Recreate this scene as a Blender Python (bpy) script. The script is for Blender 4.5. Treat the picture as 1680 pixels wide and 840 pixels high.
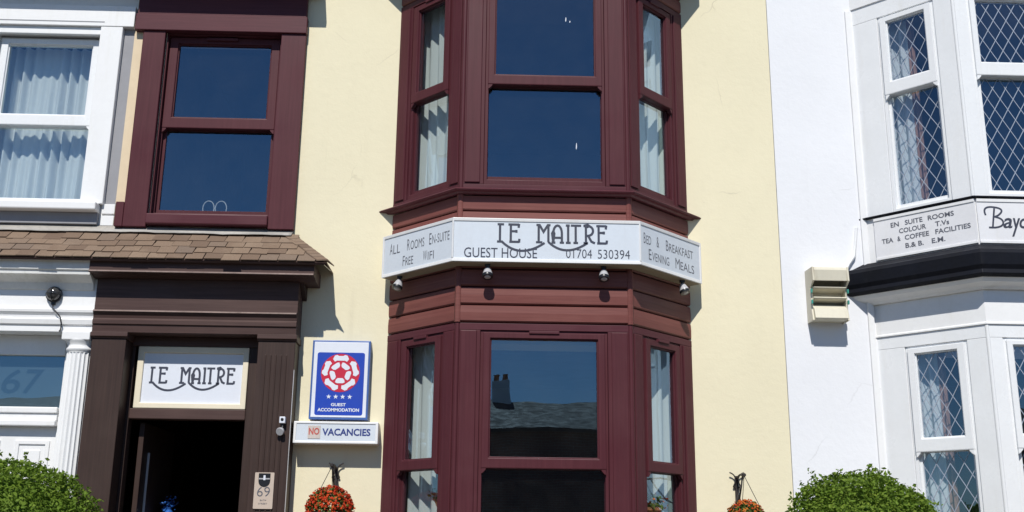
import bpy, bmesh, math, random
from mathutils import Vector, Matrix, noise
random.seed(7)
R = math.radians
sc = bpy.context.scene
for o in list(bpy.data.objects): bpy.data.objects.remove(o)
col = sc.collection

# ------------------------------------------------------------------ camera
FPX, PITCH, YAW, ROLL = 1769.0, R(15.25), R(1.5), R(0.68)
fw = Vector((math.sin(YAW)*math.cos(PITCH), math.cos(YAW)*math.cos(PITCH), math.sin(PITCH)))
rt = Vector((math.cos(YAW), -math.sin(YAW), 0)); dn = fw.cross(rt)
c_, s_ = math.cos(ROLL), math.sin(ROLL)
cr = rt*c_ - dn*s_; cd = rt*s_ + dn*c_
cam = bpy.data.cameras.new('camera'); camo = bpy.data.objects.new('camera', cam); col.objects.link(camo)
mw = Matrix.Identity(4)
for i in range(3):
    mw[i][0] = cr[i]; mw[i][1] = -cd[i]; mw[i][2] = -fw[i]
mw[0][3], mw[1][3], mw[2][3] = 0.0, -9.0, 1.6
camo.matrix_world = mw
cam.sensor_fit = 'HORIZONTAL'; cam.sensor_width = 36.0; cam.lens = 36.0*FPX/1680.0
cam.clip_start = 0.05; cam.clip_end = 2000
sc.camera = camo

# ------------------------------------------------------------------ sky, sun, exposure
SUN_EL, SUN_AZ = R(49), R(8)          # azimuth: to the left of the facade's normal
sun_dir = Vector((-math.sin(SUN_AZ)*math.cos(SUN_EL), -math.cos(SUN_AZ)*math.cos(SUN_EL), math.sin(SUN_EL)))
w = bpy.data.worlds.new('World'); sc.world = w; w.use_nodes = True
nt = w.node_tree; nt.nodes.clear()
sky = nt.nodes.new('ShaderNodeTexSky'); sky.sky_type = 'NISHITA'; sky.sun_disc = False
sky.sun_elevation = SUN_EL; sky.sun_rotation = math.atan2(sun_dir.x, sun_dir.y) % (2*math.pi)
sky.air_density = 1.0; sky.dust_density = 0.0; sky.ozone_density = 7.0
bg = nt.nodes.new('ShaderNodeBackground'); bg.inputs[1].default_value = 0.085
wo = nt.nodes.new('ShaderNodeOutputWorld')
nt.links.new(sky.outputs[0], bg.inputs[0]); nt.links.new(bg.outputs[0], wo.inputs[0])
sl = bpy.data.lights.new('sun', 'SUN'); sl.energy = 4.4; sl.angle = R(0.53); sl.color = (1.0, 0.965, 0.90)
so = bpy.data.objects.new('sun', sl); col.objects.link(so)
so.rotation_euler = sun_dir.to_track_quat('Z', 'Y').to_euler(); so.location = (-3, -10, 14)
sc.view_settings.view_transform = 'Standard'; sc.view_settings.look = 'None'
sc.view_settings.exposure = 0.06; sc.view_settings.gamma = 1.0; sc.view_settings.use_curve_mapping = False

# ------------------------------------------------------------------ materials
class NT:
    def __init__(s, name):
        s.m = bpy.data.materials.new(name); s.m.use_nodes = True; s.t = s.m.node_tree; s.t.nodes.clear()
        s.out = s.n('ShaderNodeOutputMaterial')
    def n(s, t, **k):
        x = s.t.nodes.new(t)
        for a, b in k.items(): setattr(x, a, b)
        return x
    def l(s, a, b): s.t.links.new(a, b)
    def pos(s, scale=(1, 1, 1), obj=False):
        mp = s.n('ShaderNodeMapping'); mp.inputs['Scale'].default_value = scale
        if obj: s.l(s.n('ShaderNodeTexCoord').outputs['Object'], mp.inputs[0])
        else: s.l(s.n('ShaderNodeNewGeometry').outputs['Position'], mp.inputs[0])
        return mp.outputs[0]
    def noise(s, scale, detail=4, rough=.55, vec=None, sc3=(1, 1, 1)):
        x = s.n('ShaderNodeTexNoise'); x.inputs['Scale'].default_value = scale
        x.inputs['Detail'].default_value = detail; x.inputs['Roughness'].default_value = rough
        s.l(vec if vec is not None else s.pos(sc3), x.inputs['Vector']); return x.outputs[0]
    def ramp(s, v, stops):
        x = s.n('ShaderNodeValToRGB'); e = x.color_ramp.elements
        while len(e) < len(stops): e.new(.5)
        for q, (p, c) in zip(e, stops): q.position = p; q.color = (*c, 1) if len(c) == 3 else c
        s.l(v, x.inputs[0]); return x.outputs[0]
    def mix(s, f, a, b, mode='MIX'):
        x = s.n('ShaderNodeMix', data_type='RGBA', blend_type=mode)
        for v, i in ((f, 0), (a, 6), (b, 7)):
            if isinstance(v, (int, float)): x.inputs[i].default_value = v
            elif isinstance(v, tuple): x.inputs[i].default_value = (*v, 1)
            else: s.l(v, x.inputs[i])
        return x.outputs[2]
    def bump(s, h, strength, dist=.01):
        x = s.n('ShaderNodeBump'); x.inputs['Strength'].default_value = strength; x.inputs['Distance'].default_value = dist
        s.l(h, x.inputs['Height']); return x.outputs[0]
    def bsdf(s, color, rough=.6, spec=.4, normal=None, metal=0, **kw):
        b = s.n('ShaderNodeBsdfPrincipled')
        if isinstance(color, tuple): b.inputs['Base Color'].default_value = (*color, 1)
        else: s.l(color, b.inputs['Base Color'])
        if isinstance(rough, (int, float)): b.inputs['Roughness'].default_value = rough
        else: s.l(rough, b.inputs['Roughness'])
        b.inputs['Specular IOR Level'].default_value = spec; b.inputs['Metallic'].default_value = metal
        if normal is not None: s.l(normal, b.inputs['Normal'])
        s.l(b.outputs[0], s.out.inputs[0]); return b

def g(c, k): return tuple(min(1, x*k) for x in c)

def m_render(name, c, stain, amt=.5):
    t = NT(name)
    big = t.noise(.9, 5, .6); mid = t.noise(7, 5, .6); fine = t.noise(55, 4, .6); streak = t.noise(1.0, 5, .65, sc3=(5, 5, .5))
    a = t.mix(t.ramp(big, [(.35, (0, 0, 0)), (.7, (1, 1, 1))]), c, g(c, .94))
    a = t.mix(t.ramp(mid, [(.55, (0, 0, 0)), (.8, (amt, amt, amt))]), a, g(c, .88))
    a = t.mix(t.ramp(streak, [(.60, (0, 0, 0)), (.85, (amt*.7,)*3)]), a, stain)
    sp = t.n('ShaderNodeTexVoronoi'); sp.inputs['Scale'].default_value = 5.5; t.l(t.pos(), sp.inputs['Vector'])
    a = t.mix(t.ramp(sp.outputs['Distance'], [(.0, (.5*amt+.1,)*3), (.045, (0, 0, 0))]), a, stain)
    # hairline cracks
    cr_ = t.n('ShaderNodeTexVoronoi', feature='DISTANCE_TO_EDGE'); cr_.inputs['Scale'].default_value = .8
    wv = t.n('ShaderNodeMix', data_type='VECTOR'); wv.inputs[0].default_value = .12
    nz = t.n('ShaderNodeTexNoise'); nz.inputs['Scale'].default_value = 4; nz.inputs['Detail'].default_value = 6; t.l(t.pos(), nz.inputs['Vector'])
    t.l(t.pos(), wv.inputs[4]); t.l(nz.outputs[1], wv.inputs[5]); t.l(wv.outputs[1], cr_.inputs['Vector'])
    cm = t.ramp(cr_.outputs['Distance'], [(.0, (1, 1, 1)), (.0035, (0, 0, 0))])
    gate = t.ramp(t.noise(1.3, 2), [(.56, (0, 0, 0)), (.66, (.55, .55, .55))])
    a = t.mix(t.mix(1.0, cm, gate, 'MULTIPLY'), a, g(stain, .7))
    h = t.mix(.5, t.mix(.55, fine, mid), t.noise(18, 3, .5))
    t.bsdf(a, .9, .15, t.bump(h, .45, .008)); return t.m

def m_paint(name, c, rough=.45, spec=.4, var=.12, bump=.12, dirt=None, grain=(1, 1, 1), coat=0):
    t = NT(name)
    n1 = t.noise(3.5, 5, .6); n2 = t.noise(30, 4, .6, sc3=grain)
    a = t.mix(t.ramp(n1, [(.35, (0, 0, 0)), (.7, (1, 1, 1))]), g(c, 1+var*.5), g(c, 1-var))
    a = t.mix(t.ramp(n2, [(.45, (0, 0, 0)), (.75, (.6, .6, .6))]), a, g(c, 1-var*1.3))
    if dirt:
        d = t.noise(2.2, 6, .7, sc3=(4, 4, .7))
        a = t.mix(t.ramp(d, [(.56, (0, 0, 0)), (.78, (.55, .55, .55))]), a, dirt)
    r = t.ramp(n1, [(.3, (rough*.8,)*3), (.7, (min(1, rough*1.25),)*3)])
    b = t.bsdf(a, r, spec, t.bump(n2, bump, .003))
    if coat: b.inputs['Coat Weight'].default_value = coat; b.inputs['Coat Roughness'].default_value = .2
    return t.m

def m_wood(name, c, c2, axis, rough=.35, spec=.5, chalk=(.42, .25, .27), chalkamt=.35):
    """foil-grained plastic / stained wood: fine streaks along one axis, chalky weathering"""
    t = NT(name)
    s3 = {'x': (2.2, 2.2, 70), 'z': (60, 60, 1.6)}[axis]
    st = t.noise(1.0, 6, .65, sc3=s3); sw = t.noise(1.7, 4, .6)
    a = t.mix(t.ramp(st, [(.3, (0, 0, 0)), (.72, (1, 1, 1))]), c, c2)
    a = t.mix(t.ramp(sw, [(.50, (0, 0, 0)), (.85, (chalkamt,)*3)]), a, chalk)
    sc_ = t.noise(9, 7, .75, sc3=(1, 1, .45))
    a = t.mix(t.ramp(sc_, [(.66, (0, 0, 0)), (.74, (chalkamt*.9,)*3)]), a, g(chalk, 1.25))
    t.bsdf(a, t.ramp(sw, [(.3, (rough*.8,)*3), (.7, (rough*1.4,)*3)]), spec, t.bump(st, .12, .002)); return t.m

def m_glass(name, tint=(.93, .96, .95), ior=2.6, wave=0):
    t = NT(name)
    tr = t.n('ShaderNodeBsdfTransparent'); tr.inputs[0].default_value = (*tint, 1)
    gl = t.n('ShaderNodeBsdfGlossy'); gl.inputs['Roughness'].default_value = .004; gl.inputs['Color'].default_value = (.52, .79, 1, 1)
    fr = t.n('ShaderNodeFresnel'); fr.inputs['IOR'].default_value = ior
    nb = t.bump(t.noise(1.6, 2), .05, .02); t.l(nb, gl.inputs['Normal'])
    bf = t.n('ShaderNodeMath', operation='SUBTRACT'); bf.inputs[0].default_value = 1; t.l(t.n('ShaderNodeNewGeometry').outputs['Backfacing'], bf.inputs[1])
    fm = t.n('ShaderNodeMath', operation='MULTIPLY'); t.l(fr.outputs[0], fm.inputs[0]); t.l(bf.outputs[0], fm.inputs[1])
    ms = t.n('ShaderNodeMixShader'); t.l(fm.outputs[0], ms.inputs[0]); t.l(tr.outputs[0], ms.inputs[1]); t.l(gl.outputs[0], ms.inputs[2])
    # thin film of dust on the outside
    df = t.n('ShaderNodeBsdfDiffuse'); df.inputs[0].default_value = (.5, .5, .5, 1)
    m2 = t.n('ShaderNodeMixShader'); t.l(t.ramp(t.noise(5, 6, .7), [(.3, (.0, .0, .0)), (.9, (.010, .010, .010))]), m2.inputs[0])
    t.l(ms.outputs[0], m2.inputs[1]); t.l(df.outputs[0], m2.inputs[2]); t.l(m2.outputs[0], t.out.inputs[0]); return t.m

def m_cloth(name, c, trans=.45, thin=.0):
    t = NT(name)
    n = t.noise(160, 2, .5)
    cc = t.mix(t.ramp(n, [(.4, (0, 0, 0)), (.7, (.5, .5, .5))]), c, g(c, .88))
    d = t.n('ShaderNodeBsdfDiffuse'); tl = t.n('ShaderNodeBsdfTranslucent'); t.l(cc, d.inputs[0]); t.l(cc, tl.inputs[0])
    ms = t.n('ShaderNodeMixShader'); ms.inputs[0].default_value = trans; t.l(d.outputs[0], ms.inputs[1]); t.l(tl.outputs[0], ms.inputs[2])
    o = ms.outputs[0]
    if thin:
        tp = t.n('ShaderNodeBsdfTransparent'); m2 = t.n('ShaderNodeMixShader'); m2.inputs[0].default_value = thin
        t.l(o, m2.inputs[1]); t.l(tp.outputs[0], m2.inputs[2]); o = m2.outputs[0]
    t.l(o, t.out.inputs[0]); return t.m

def m_leaf(name, cols, trans=.3, rough=.45):
    t = NT(name)
    ri = t.n('ShaderNodeNewGeometry').outputs['Random Per Island']
    c = t.ramp(ri, [(i/max(1, len(cols)-1), q) for i, q in enumerate(cols)])
    b = t.bsdf(c, rough, .18); tl = t.n('ShaderNodeBsdfTranslucent'); t.l(c, tl.inputs[0])
    ms = t.n('ShaderNodeMixShader'); ms.inputs[0].default_value = trans
    t.l(b.outputs[0], ms.inputs[1]); t.l(tl.outputs[0], ms.inputs[2]); t.l(ms.outputs[0], t.out.inputs[0]); return t.m

def m_shingle(name):
    t = NT(name)
    rnd = t.n('ShaderNodeObjectInfo').outputs['Random']
    a = t.ramp(rnd, [(0, (.16, .112, .082)), (.35, (.21, .150, .108)), (.7, (.245, .178, .128)), (1, (.185, .142, .112))])
    gr = t.noise(140, 3, .7); big = t.noise(3, 5, .6); ms = t.noise(14, 5, .7)
    a = t.mix(t.ramp(gr, [(.4, (0, 0, 0)), (.7, (.7, .7, .7))]), a, (.15, .10, .075))
    a = t.mix(t.ramp(big, [(.5, (0, 0, 0)), (.75, (.45, .45, .45))]), a, (.33, .25, .18))
    a = t.mix(t.ramp(ms, [(.62, (0, 0, 0)), (.75, (.5, .5, .5))]), a, (.14, .12, .075))
    t.bsdf(a, .95, .1, t.bump(gr, .6, .004)); return t.m

def m_brick(name, c1, c2, scale=1):
    t = NT(name)
    b = t.n('ShaderNodeTexBrick'); b.inputs['Color1'].default_value = (*c1, 1); b.inputs['Color2'].default_value = (*c2, 1)
    b.inputs['Mortar'].default_value = (.3, .27, .24, 1); b.inputs['Scale'].default_value = 1
    b.inputs['Brick Width'].default_value = .225; b.inputs['Row Height'].default_value = .075; b.inputs['Mortar Size'].default_value = .008
    mp = t.n('ShaderNodeMapping'); mp.inputs['Rotation'].default_value = (R(90), 0, 0)
    t.l(t.n('ShaderNodeNewGeometry').outputs['Position'], mp.inputs[0]); t.l(mp.outputs[0], b.inputs['Vector'])
    t.bsdf(b.outputs[0], .9, .2); return t.m

M = {}
M['yellow'] = m_render('yellow_render', (.80, .735, .535), (.48, .42, .30), .42)
M['white_render'] = m_render('white_render', (.80, .81, .84), (.60, .60, .60), .25)
M['white_render_old'] = m_paint('white_masonry_paint', (.80, .80, .80), .6, .25, .06, .25, dirt=(.62, .61, .57))
M['white_upvc'] = m_paint('white_plastic', (.80, .81, .82), .28, .5, .04, .02, dirt=(.72, .71, .68))
M['white_gloss'] = m_paint('white_gloss_paint', (.82, .82, .82), .35, .45, .04, .08, dirt=(.70, .69, .64))
M['maroon_v'] = m_wood('maroon_frame_upright', (.068, .0165, .022), (.092, .024, .031), 'z', .45, .20, (.15, .06, .072), .20)
M['maroon_x'] = m_wood('maroon_frame_level', (.072, .018, .025), (.098, .027, .035), 'x', .42, .22, (.17, .072, .085), .22)
M['clad'] = m_wood('cladding_board', (.145, .046, .040), (.205, .071, .060), 'x', .45, .25, (.27, .12, .10), .25)
M['brown_x'] = m_wood('brown_paint_level', (.058, .033, .029), (.092, .055, .049), 'x', .5, .22, (.13, .08, .072), .35)
M['brown_v'] = m_wood('brown_paint_upright', (.036, .021, .017), (.055, .032, .026), 'z', .5, .28, (.10, .068, .06), .22)
M['grey'] = m_paint('grey_paint', (.30, .30, .32), .6, .3, .06, .1)
M['cream'] = m_paint('cream_paint', (.72, .58, .40), .6, .3, .06, .1)
M['lead'] = m_paint('lead_flashing', (.36, .34, .31), .6, .4, .2, .4, dirt=(.42, .38, .32))
M['lead_line'] = m_paint('lead_strip', (.34, .38, .46), .4, .5, .1, .1)
M['glass'] = m_glass('window_glass')
M['glass_blue'] = m_glass('leaded_glass', (.95, .97, 1.0), 2.5)
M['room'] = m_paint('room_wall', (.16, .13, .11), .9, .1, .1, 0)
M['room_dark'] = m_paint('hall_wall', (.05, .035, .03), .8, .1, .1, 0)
M['net'] = m_cloth('net_curtain', (.86, .88, .90), .25, .03)
M['voile'] = m_cloth('voile_curtain', (.86, .89, .93), .25, .03)
M['lace'] = m_cloth('lace_curtain', (.80, .85, .82), .25, .05)
M['drape'] = m_cloth('drape', (.42, .26, .19), .2)
M['shingle'] = m_shingle('brown_shingle')
M['sign_face'] = m_paint('sign_panel', (.63, .68, .74), .35, .45, .04, .03, dirt=(.57, .60, .64))
M['sign_trim'] = m_paint('sign_trim', (.80, .80, .80), .3, .5, .04, .03, dirt=(.62, .60, .56))
M['sign_soffit'] = m_paint('sign_soffit', (.34, .29, .21), .6, .3, .12, .1)
M['letter'] = m_paint('letter_slate', (.055, .06, .085), .4, .4, .15, 0)
M['letter_soft'] = m_paint('letter_grey', (.12, .125, .15), .4, .4, .15, 0)
M['letter_navy'] = m_paint('letter_navy', (.03, .05, .22), .4, .4, .1, 0)
M['blue'] = m_paint('sign_blue', (.018, .06, .42), .35, .45, .06, .02)
M['edge_blue'] = m_paint('sign_edge_blue', (.06, .13, .36), .4, .4, .1, .02)
M['red'] = m_paint('sign_red', (.55, .02, .05), .35, .45, .06, .02)
M['pale'] = m_paint('sign_pale', (.72, .75, .82), .35, .45, .03, .02)
M['faded_red'] = m_paint('faded_red', (.50, .11, .09), .5, .3, .2, 0)
M['faded_card'] = m_paint('faded_card', (.56, .50, .46), .6, .3, .1, 0)
M['plaque'] = m_paint('plaque_plate', (.56, .46, .38), .4, .4, .08, .05)
M['black'] = m_paint('black_paint', (.012, .013, .016), .35, .5, .3, .15)
M['gutter'] = m_paint('black_gutter', (.008, .009, .014), .55, .16, .3, .3, dirt=(.02, .02, .024))
M['iron'] = m_paint('wrought_iron', (.035, .03, .028), .6, .4, .3, .3, dirt=(.12, .08, .06))
M['steel'] = m_paint('steel', (.45, .45, .47), .3, .6, .1, .05)
M['beige'] = m_paint('beige_plastic', (.66, .62, .50), .45, .4, .06, .05, dirt=(.45, .38, .27))
M['green_clip'] = m_paint('green_clip', (.05, .32, .26), .4, .4, .1, 0)
M['leaf'] = m_leaf('hedge_leaf', [(.075, .13, .014), (.12, .20, .022), (.17, .27, .032), (.24, .33, .048)], .4, .6)
M['leaf2'] = m_leaf('basket_leaf', [(.05, .09, .015), (.09, .14, .03), (.13, .17, .04)])
M['petal'] = m_leaf('red_petal', [(.42, .025, .012), (.55, .05, .015), (.62, .10, .02)], .25, .6)
M['petal_o'] = m_leaf('orange_petal', [(.55, .12, .015), (.50, .05, .02), (.60, .22, .03)], .25, .6)
M['twig'] = m_paint('twig', (.10, .07, .045), .9, .1, .3, .3)
M['terracotta'] = m_paint('terracotta', (.36, .14, .07), .8, .2, .2, .2)
M['soil'] = m_paint('soil', (.03, .022, .016), .95, .1, .3, .5)
M['coir'] = m_paint('coir_liner', (.14, .09, .05), .95, .1, .3, .8, grain=(1, 1, 3))
M['bluepot'] = m_paint('blue_glaze', (.03, .12, .40), .15, .6, .1, 0)
M['brick'] = m_brick('red_brick', (.27, .10, .07), (.20, .075, .055))
M['slate'] = m_paint('slate', (.055, .055, .058), .7, .2, .25, .4, dirt=(.09, .08, .065))
M['asphalt'] = m_paint('asphalt', (.05, .05, .052), .9, .2, .2, .5)
M['paving'] = m_paint('paving', (.19, .185, .17), .85, .2, .15, .3)
M['stone'] = m_paint('kerb_stone', (.30, .29, .27), .8, .2, .15, .3)
M['earth'] = m_paint('ground_earth', (.12, .10, .07), .95, .1, .2, .5)
M['gravel'] = m_paint('garden_gravel', (.15, .13, .105), .95, .1, .2, .6)
M['frost'] = m_paint('frosted_film', (.055, .085, .115), .5, .3, .06, 0)
M['etched'] = m_paint('etched_numeral', (.016, .034, .062), .6, .2, .05, 0)

# ------------------------------------------------------------------ builders
def tag(o, label=None, cat=None, group=None, kind=None):
    if label: o['label'] = label
    if cat: o['category'] = cat
    if group: o['group'] = group
    if kind: o['kind'] = kind
    return o
WL = {}                                   # world location of every object
def empty(name, loc, label, cat, group=None):
    o = bpy.data.objects.new(name, None); o.empty_display_size = .1; o.location = loc; col.objects.link(o)
    WL[o] = Vector(loc); return tag(o, label, cat, group)

def ident(a, b, c): return Vector((a, b, c))
def panel_map(ox, oy, ux, uy, nx, ny):
    return lambda u, n, z: Vector((ox+u*ux+n*nx, oy+u*uy+n*ny, z))

class MB:
    def __init__(s, f=ident): s.v = []; s.f = []; s.map = f
    def add(s, vs, fs):
        k = len(s.v); s.v += [s.map(*p) for p in vs]; s.f += [tuple(i+k for i in q) for q in fs]; return s
    def raw(s, vs, fs):
        k = len(s.v); s.v += [Vector(p) for p in vs]; s.f += [tuple(i+k for i in q) for q in fs]; return s
    def box(s, x0, x1, y0, y1, z0, z1):
        return s.add([(x0, y0, z0), (x1, y0, z0), (x1, y1, z0), (x0, y1, z0), (x0, y0, z1), (x1, y0, z1), (x1, y1, z1), (x0, y1, z1)],
                     [(0, 3, 2, 1), (4, 5, 6, 7), (0, 1, 5, 4), (1, 2, 6, 5), (2, 3, 7, 6), (3, 0, 4, 7)])
    def ring(s, u0, u1, z0, z1, iu0, iu1, iz0, iz1, n0, n1):
        """rectangular frame (one closed mesh) between an outer and an inner rectangle"""
        vs = []
        for n in (n0, n1):
            vs += [(u0, n, z0), (u1, n, z0), (u1, n, z1), (u0, n, z1), (iu0, n, iz0), (iu1, n, iz0), (iu1, n, iz1), (iu0, n, iz1)]
        fs = []
        for i in range(4):
            j = (i+1) % 4
            fs += [(i, j, 4+j, 4+i), (8+i, 12+i, 12+j, 8+j), (i, 8+i, 8+j, j), (4+i, 4+j, 12+j, 12+i)]
        return s.add(vs, fs)
    def prism(s, prof, x0, x1):
        """profile [(y,z)] extruded along the first axis"""
        n = len(prof)
        vs = [(x0, a, b) for a, b in prof]+[(x1, a, b) for a, b in prof]
        fs = [tuple(range(n)), tuple(range(2*n-1, n-1, -1))]+[(i, i+n, (i+1) % n+n, (i+1) % n) for i in range(n)]
        return s.add(vs, fs)
    def slab(s, poly, n0, n1):
        """polygon [(u,z)] extruded along n"""
        n = len(poly)
        vs = [(a, n0, b) for a, b in poly]+[(a, n1, b) for a, b in poly]
        fs = [tuple(range(n)), tuple(range(2*n-1, n-1, -1))]+[(i, i+n, (i+1) % n+n, (i+1) % n) for i in range(n)]
        return s.add(vs, fs)
    def tube(s, pts, r, seg=8, closed=False):
        pts = [Vector(p) for p in pts]; n = len(pts); k = len(s.v); prev = None
        for i, p in enumerate(pts):
            a = pts[(i-1) % n] if (closed or i > 0) else p; b = pts[(i+1) % n] if (closed or i < n-1) else p
            d = (b-a).normalized(); q = Vector((0, 0, 1)) if abs(d.z) < .9 else Vector((1, 0, 0))
            if prev is not None and (prev - d*prev.dot(d)).length > .1: q = prev
            e = (q-d*q.dot(d)).normalized(); h = d.cross(e); prev = e
            rr = r[i] if isinstance(r, (list, tuple)) else r
            for j in range(seg):
                t = 2*math.pi*j/seg; s.v.append(p+(e*math.cos(t)+h*math.sin(t))*rr)
        for i in range(n if closed else n-1):
            for j in range(seg):
                a = k+i*seg; b = k+((i+1) % n)*seg; s.f.append((a+j, a+(j+1) % seg, b+(j+1) % seg, b+j))
        if not closed:
            s.f.append(tuple(k+j for j in range(seg))[::-1]); s.f.append(tuple(k+(n-1)*seg+j for j in range(seg)))
        return s
    def lathe(s, c, prof, seg=20, axis=Vector((0, 0, 1)), a0=0, a1=2*math.pi):
        """profile [(r,h)] spun about an axis through c"""
        c = Vector(c); axis = Vector(axis).normalized(); q = Vector((1, 0, 0)) if abs(axis.x) < .9 else Vector((0, 1, 0))
        e = (q-axis*q.dot(axis)).normalized(); h = axis.cross(e); k = len(s.v); full = abs(a1-a0-2*math.pi) < 1e-6
        m = seg if full else seg+1
        for r, z in prof:
            for j in range(m):
                t = a0+(a1-a0)*j/seg; s.v.append(c+axis*z+(e*math.cos(t)+h*math.sin(t))*max(r, 1e-4))
        for i in range(len(prof)-1):
            for j in range(seg):
                a, b = k+i*m, k+(i+1)*m; j2 = (j+1) % m; s.f.append((a+j, a+j2, b+j2, b+j))
        if full:
            s.f.append(tuple(k+j for j in range(m))[::-1]); s.f.append(tuple(k+(len(prof)-1)*m+j for j in range(m)))
        return s
    def build(s, name, mat, parent=None, bevel=0, smooth=False, fix=True, label=None, cat=None, group=None, kind=None, seg=2):
        xs = [v.x for v in s.v]; ys = [v.y for v in s.v]; zs = [v.z for v in s.v]
        o0 = Vector(((min(xs)+max(xs))/2, (min(ys)+max(ys))/2, min(zs)))
        me = bpy.data.meshes.new(name); me.from_pydata([v-o0 for v in s.v], [], s.f); me.update()
        if fix:
            bm = bmesh.new(); bm.from_mesh(me); bmesh.ops.recalc_face_normals(bm, faces=bm.faces); bm.to_mesh(me); bm.free()
        if smooth: me.polygons.foreach_set('use_smooth', [True]*len(me.polygons))
        me.materials.append(M[mat] if isinstance(mat, str) else mat)
        o = bpy.data.objects.new(name, me); col.objects.link(o); WL[o] = o0
        if parent: o.parent = parent; o.location = o0-WL[parent]
        else: o.location = o0
        if bevel:
            b = o.modifiers.new('bevel', 'BEVEL'); b.width = bevel; b.segments = seg; b.limit_method = 'ANGLE'; b.angle_limit = R(40)
        if smooth and bevel == 0:
            try:
                me.set_sharp_from_angle(angle=R(45))
            except Exception: pass
        return tag(o, label, cat, group, kind)

def bx(name, mat, parent, b, bevel=.004, f=ident, **k): return MB(f).box(*b).build(name, mat, parent, bevel, **k)

def wall_holes(x0, x1, z0, z1, y0, y1, holes, step=None):
    """one wall surface between y0 (outside) and y1 with rectangular openings and their reveals"""
    xs = sorted({x0, x1, *[h[0] for h in holes], *[h[1] for h in holes]}); zs = sorted({z0, z1, *[h[2] for h in holes], *[h[3] for h in holes]})
    m = MB(); idx = {}
    def vid(i, j, y):
        if (i, j, y) not in idx: idx[(i, j, y)] = len(m.v); m.v.append(Vector((xs[i], y, zs[j])))
        return idx[(i, j, y)]
    def solid(i, j):
        if i < 0 or j < 0 or i >= len(xs)-1 or j >= len(zs)-1: return False
        cx, cz = (xs[i]+xs[i+1])/2, (zs[j]+zs[j+1])/2
        return not any(h[0] < cx < h[1] and h[2] < cz < h[3] for h in holes)
    for i in range(len(xs)-1):
        for j in range(len(zs)-1):
            if not solid(i, j): continue
            m.f.append((vid(i, j, y0), vid(i+1, j, y0), vid(i+1, j+1, y0), vid(i, j+1, y0)))
            m.f.append((vid(i, j, y1), vid(i, j+1, y1), vid(i+1, j+1, y1), vid(i+1, j, y1)))
            for di, dj, a, b in ((-1, 0, (i, j), (i, j+1)), (1, 0, (i+1, j), (i+1, j+1)), (0, -1, (i, j), (i+1, j)), (0, 1, (i, j+1), (i+1, j+1))):
                if not solid(i+di, j+dj): m.f.append((vid(*a, y0), vid(*b, y0), vid(*b, y1), vid(*a, y1)))
    return m

T225 = math.tan(R(22.5)); Q2 = math.sqrt(2)
class Bay:
    def __init__(s, xl, xr, d):
        s.xl, s.xr, s.d = xl, xr, d; s.cl, s.cr = xl+d, xr-d; r = 1/Q2; s.wc = d*Q2; s.wf = s.cr-s.cl
        s.L = panel_map(xl, 0, r, -r, -r, -r); s.F = panel_map(s.cl, -d, 1, 0, 0, -1); s.R_ = panel_map(xr, 0, -r, -r, r, -r)
    def path(s, o, yend=0.0):
        """the bay's outline offset outwards by o, ending on the wall"""
        return [(s.xl-o*Q2-yend, yend), (s.cl-o*T225, -s.d-o), (s.cr+o*T225, -s.d-o), (s.xr+o*Q2+yend, yend)]
    def sweep(s, prof):
        m = MB(); n = len(prof)
        for (o, z) in prof:
            for x, y in s.path(o): m.v.append(Vector((x, y, z)))
        for i in range(n):
            j = (i+1) % n
            for k in range(3): m.f.append((i*4+k, i*4+k+1, j*4+k+1, j*4+k))
        m.f.append(tuple(i*4 for i in range(n))); m.f.append(tuple(i*4+3 for i in range(n))[::-1])
        return m

# lettering ----------------------------------------------------------
def text_obj(txt, box, f, parent, mat, n0=.0, thick=.0012, bold=0., shear=0., name='lettering', flip=False):
    """built-in font as a thin solid, fitted into box (u0,u1,z0,z1) of panel map f"""
    cu = bpy.data.curves.new('t', 'FONT'); cu.body = txt; cu.offset = bold; cu.shear = shear; cu.resolution_u = 3
    to = bpy.data.objects.new('t', cu); col.objects.link(to)
    dg = bpy.context.evaluated_depsgraph_get(); me = bpy.data.meshes.new_from_object(to.evaluated_get(dg))
    bpy.data.objects.remove(to); bpy.data.curves.remove(cu)
    vs = [v.co.copy() for v in me.vertices]; fs = [tuple(p.vertices) for p in me.polygons]; bpy.data.meshes.remove(me)
    x0, x1 = min(v.x for v in vs), max(v.x for v in vs); y0, y1 = min(v.y for v in vs), max(v.y for v in vs)
    u0, u1, z0, z1 = box; m = MB(f)
    m.add([(u0+(v.x-x0)/(x1-x0)*(u1-u0), n0+thick, z0+(v.y-y0)/(y1-y0)*(z1-z0)) for v in vs], fs)
    return m.build(name, mat, parent, fix=False)

def ribbon(m, pts, wd, n0):
    """flat stroke of width wd along pts [(u,z)]"""
    L, Rr = [], []
    for i, p in enumerate(pts):
        p = Vector(p); a = Vector(pts[max(0, i-1)]); b = Vector(pts[min(len(pts)-1, i+1)])
        d1 = (p-a).normalized() if i > 0 else (b-p).normalized(); d2 = (b-p).normalized() if i < len(pts)-1 else d1
        n1 = Vector((-d1.y, d1.x)); n2 = Vector((-d2.y, d2.x)); n = (n1+n2)
        n = n/max(.35, n.length_squared)*2 if n.length > .01 else n1
        L.append(p+n*wd/2); Rr.append(p-n*wd/2)
    k = len(pts); m.add([(q.x, n0, q.y) for q in L]+[(q.x, n0, q.y) for q in Rr], [(i, i+1, k+i+1, k+i) for i in range(k-1)])

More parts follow.
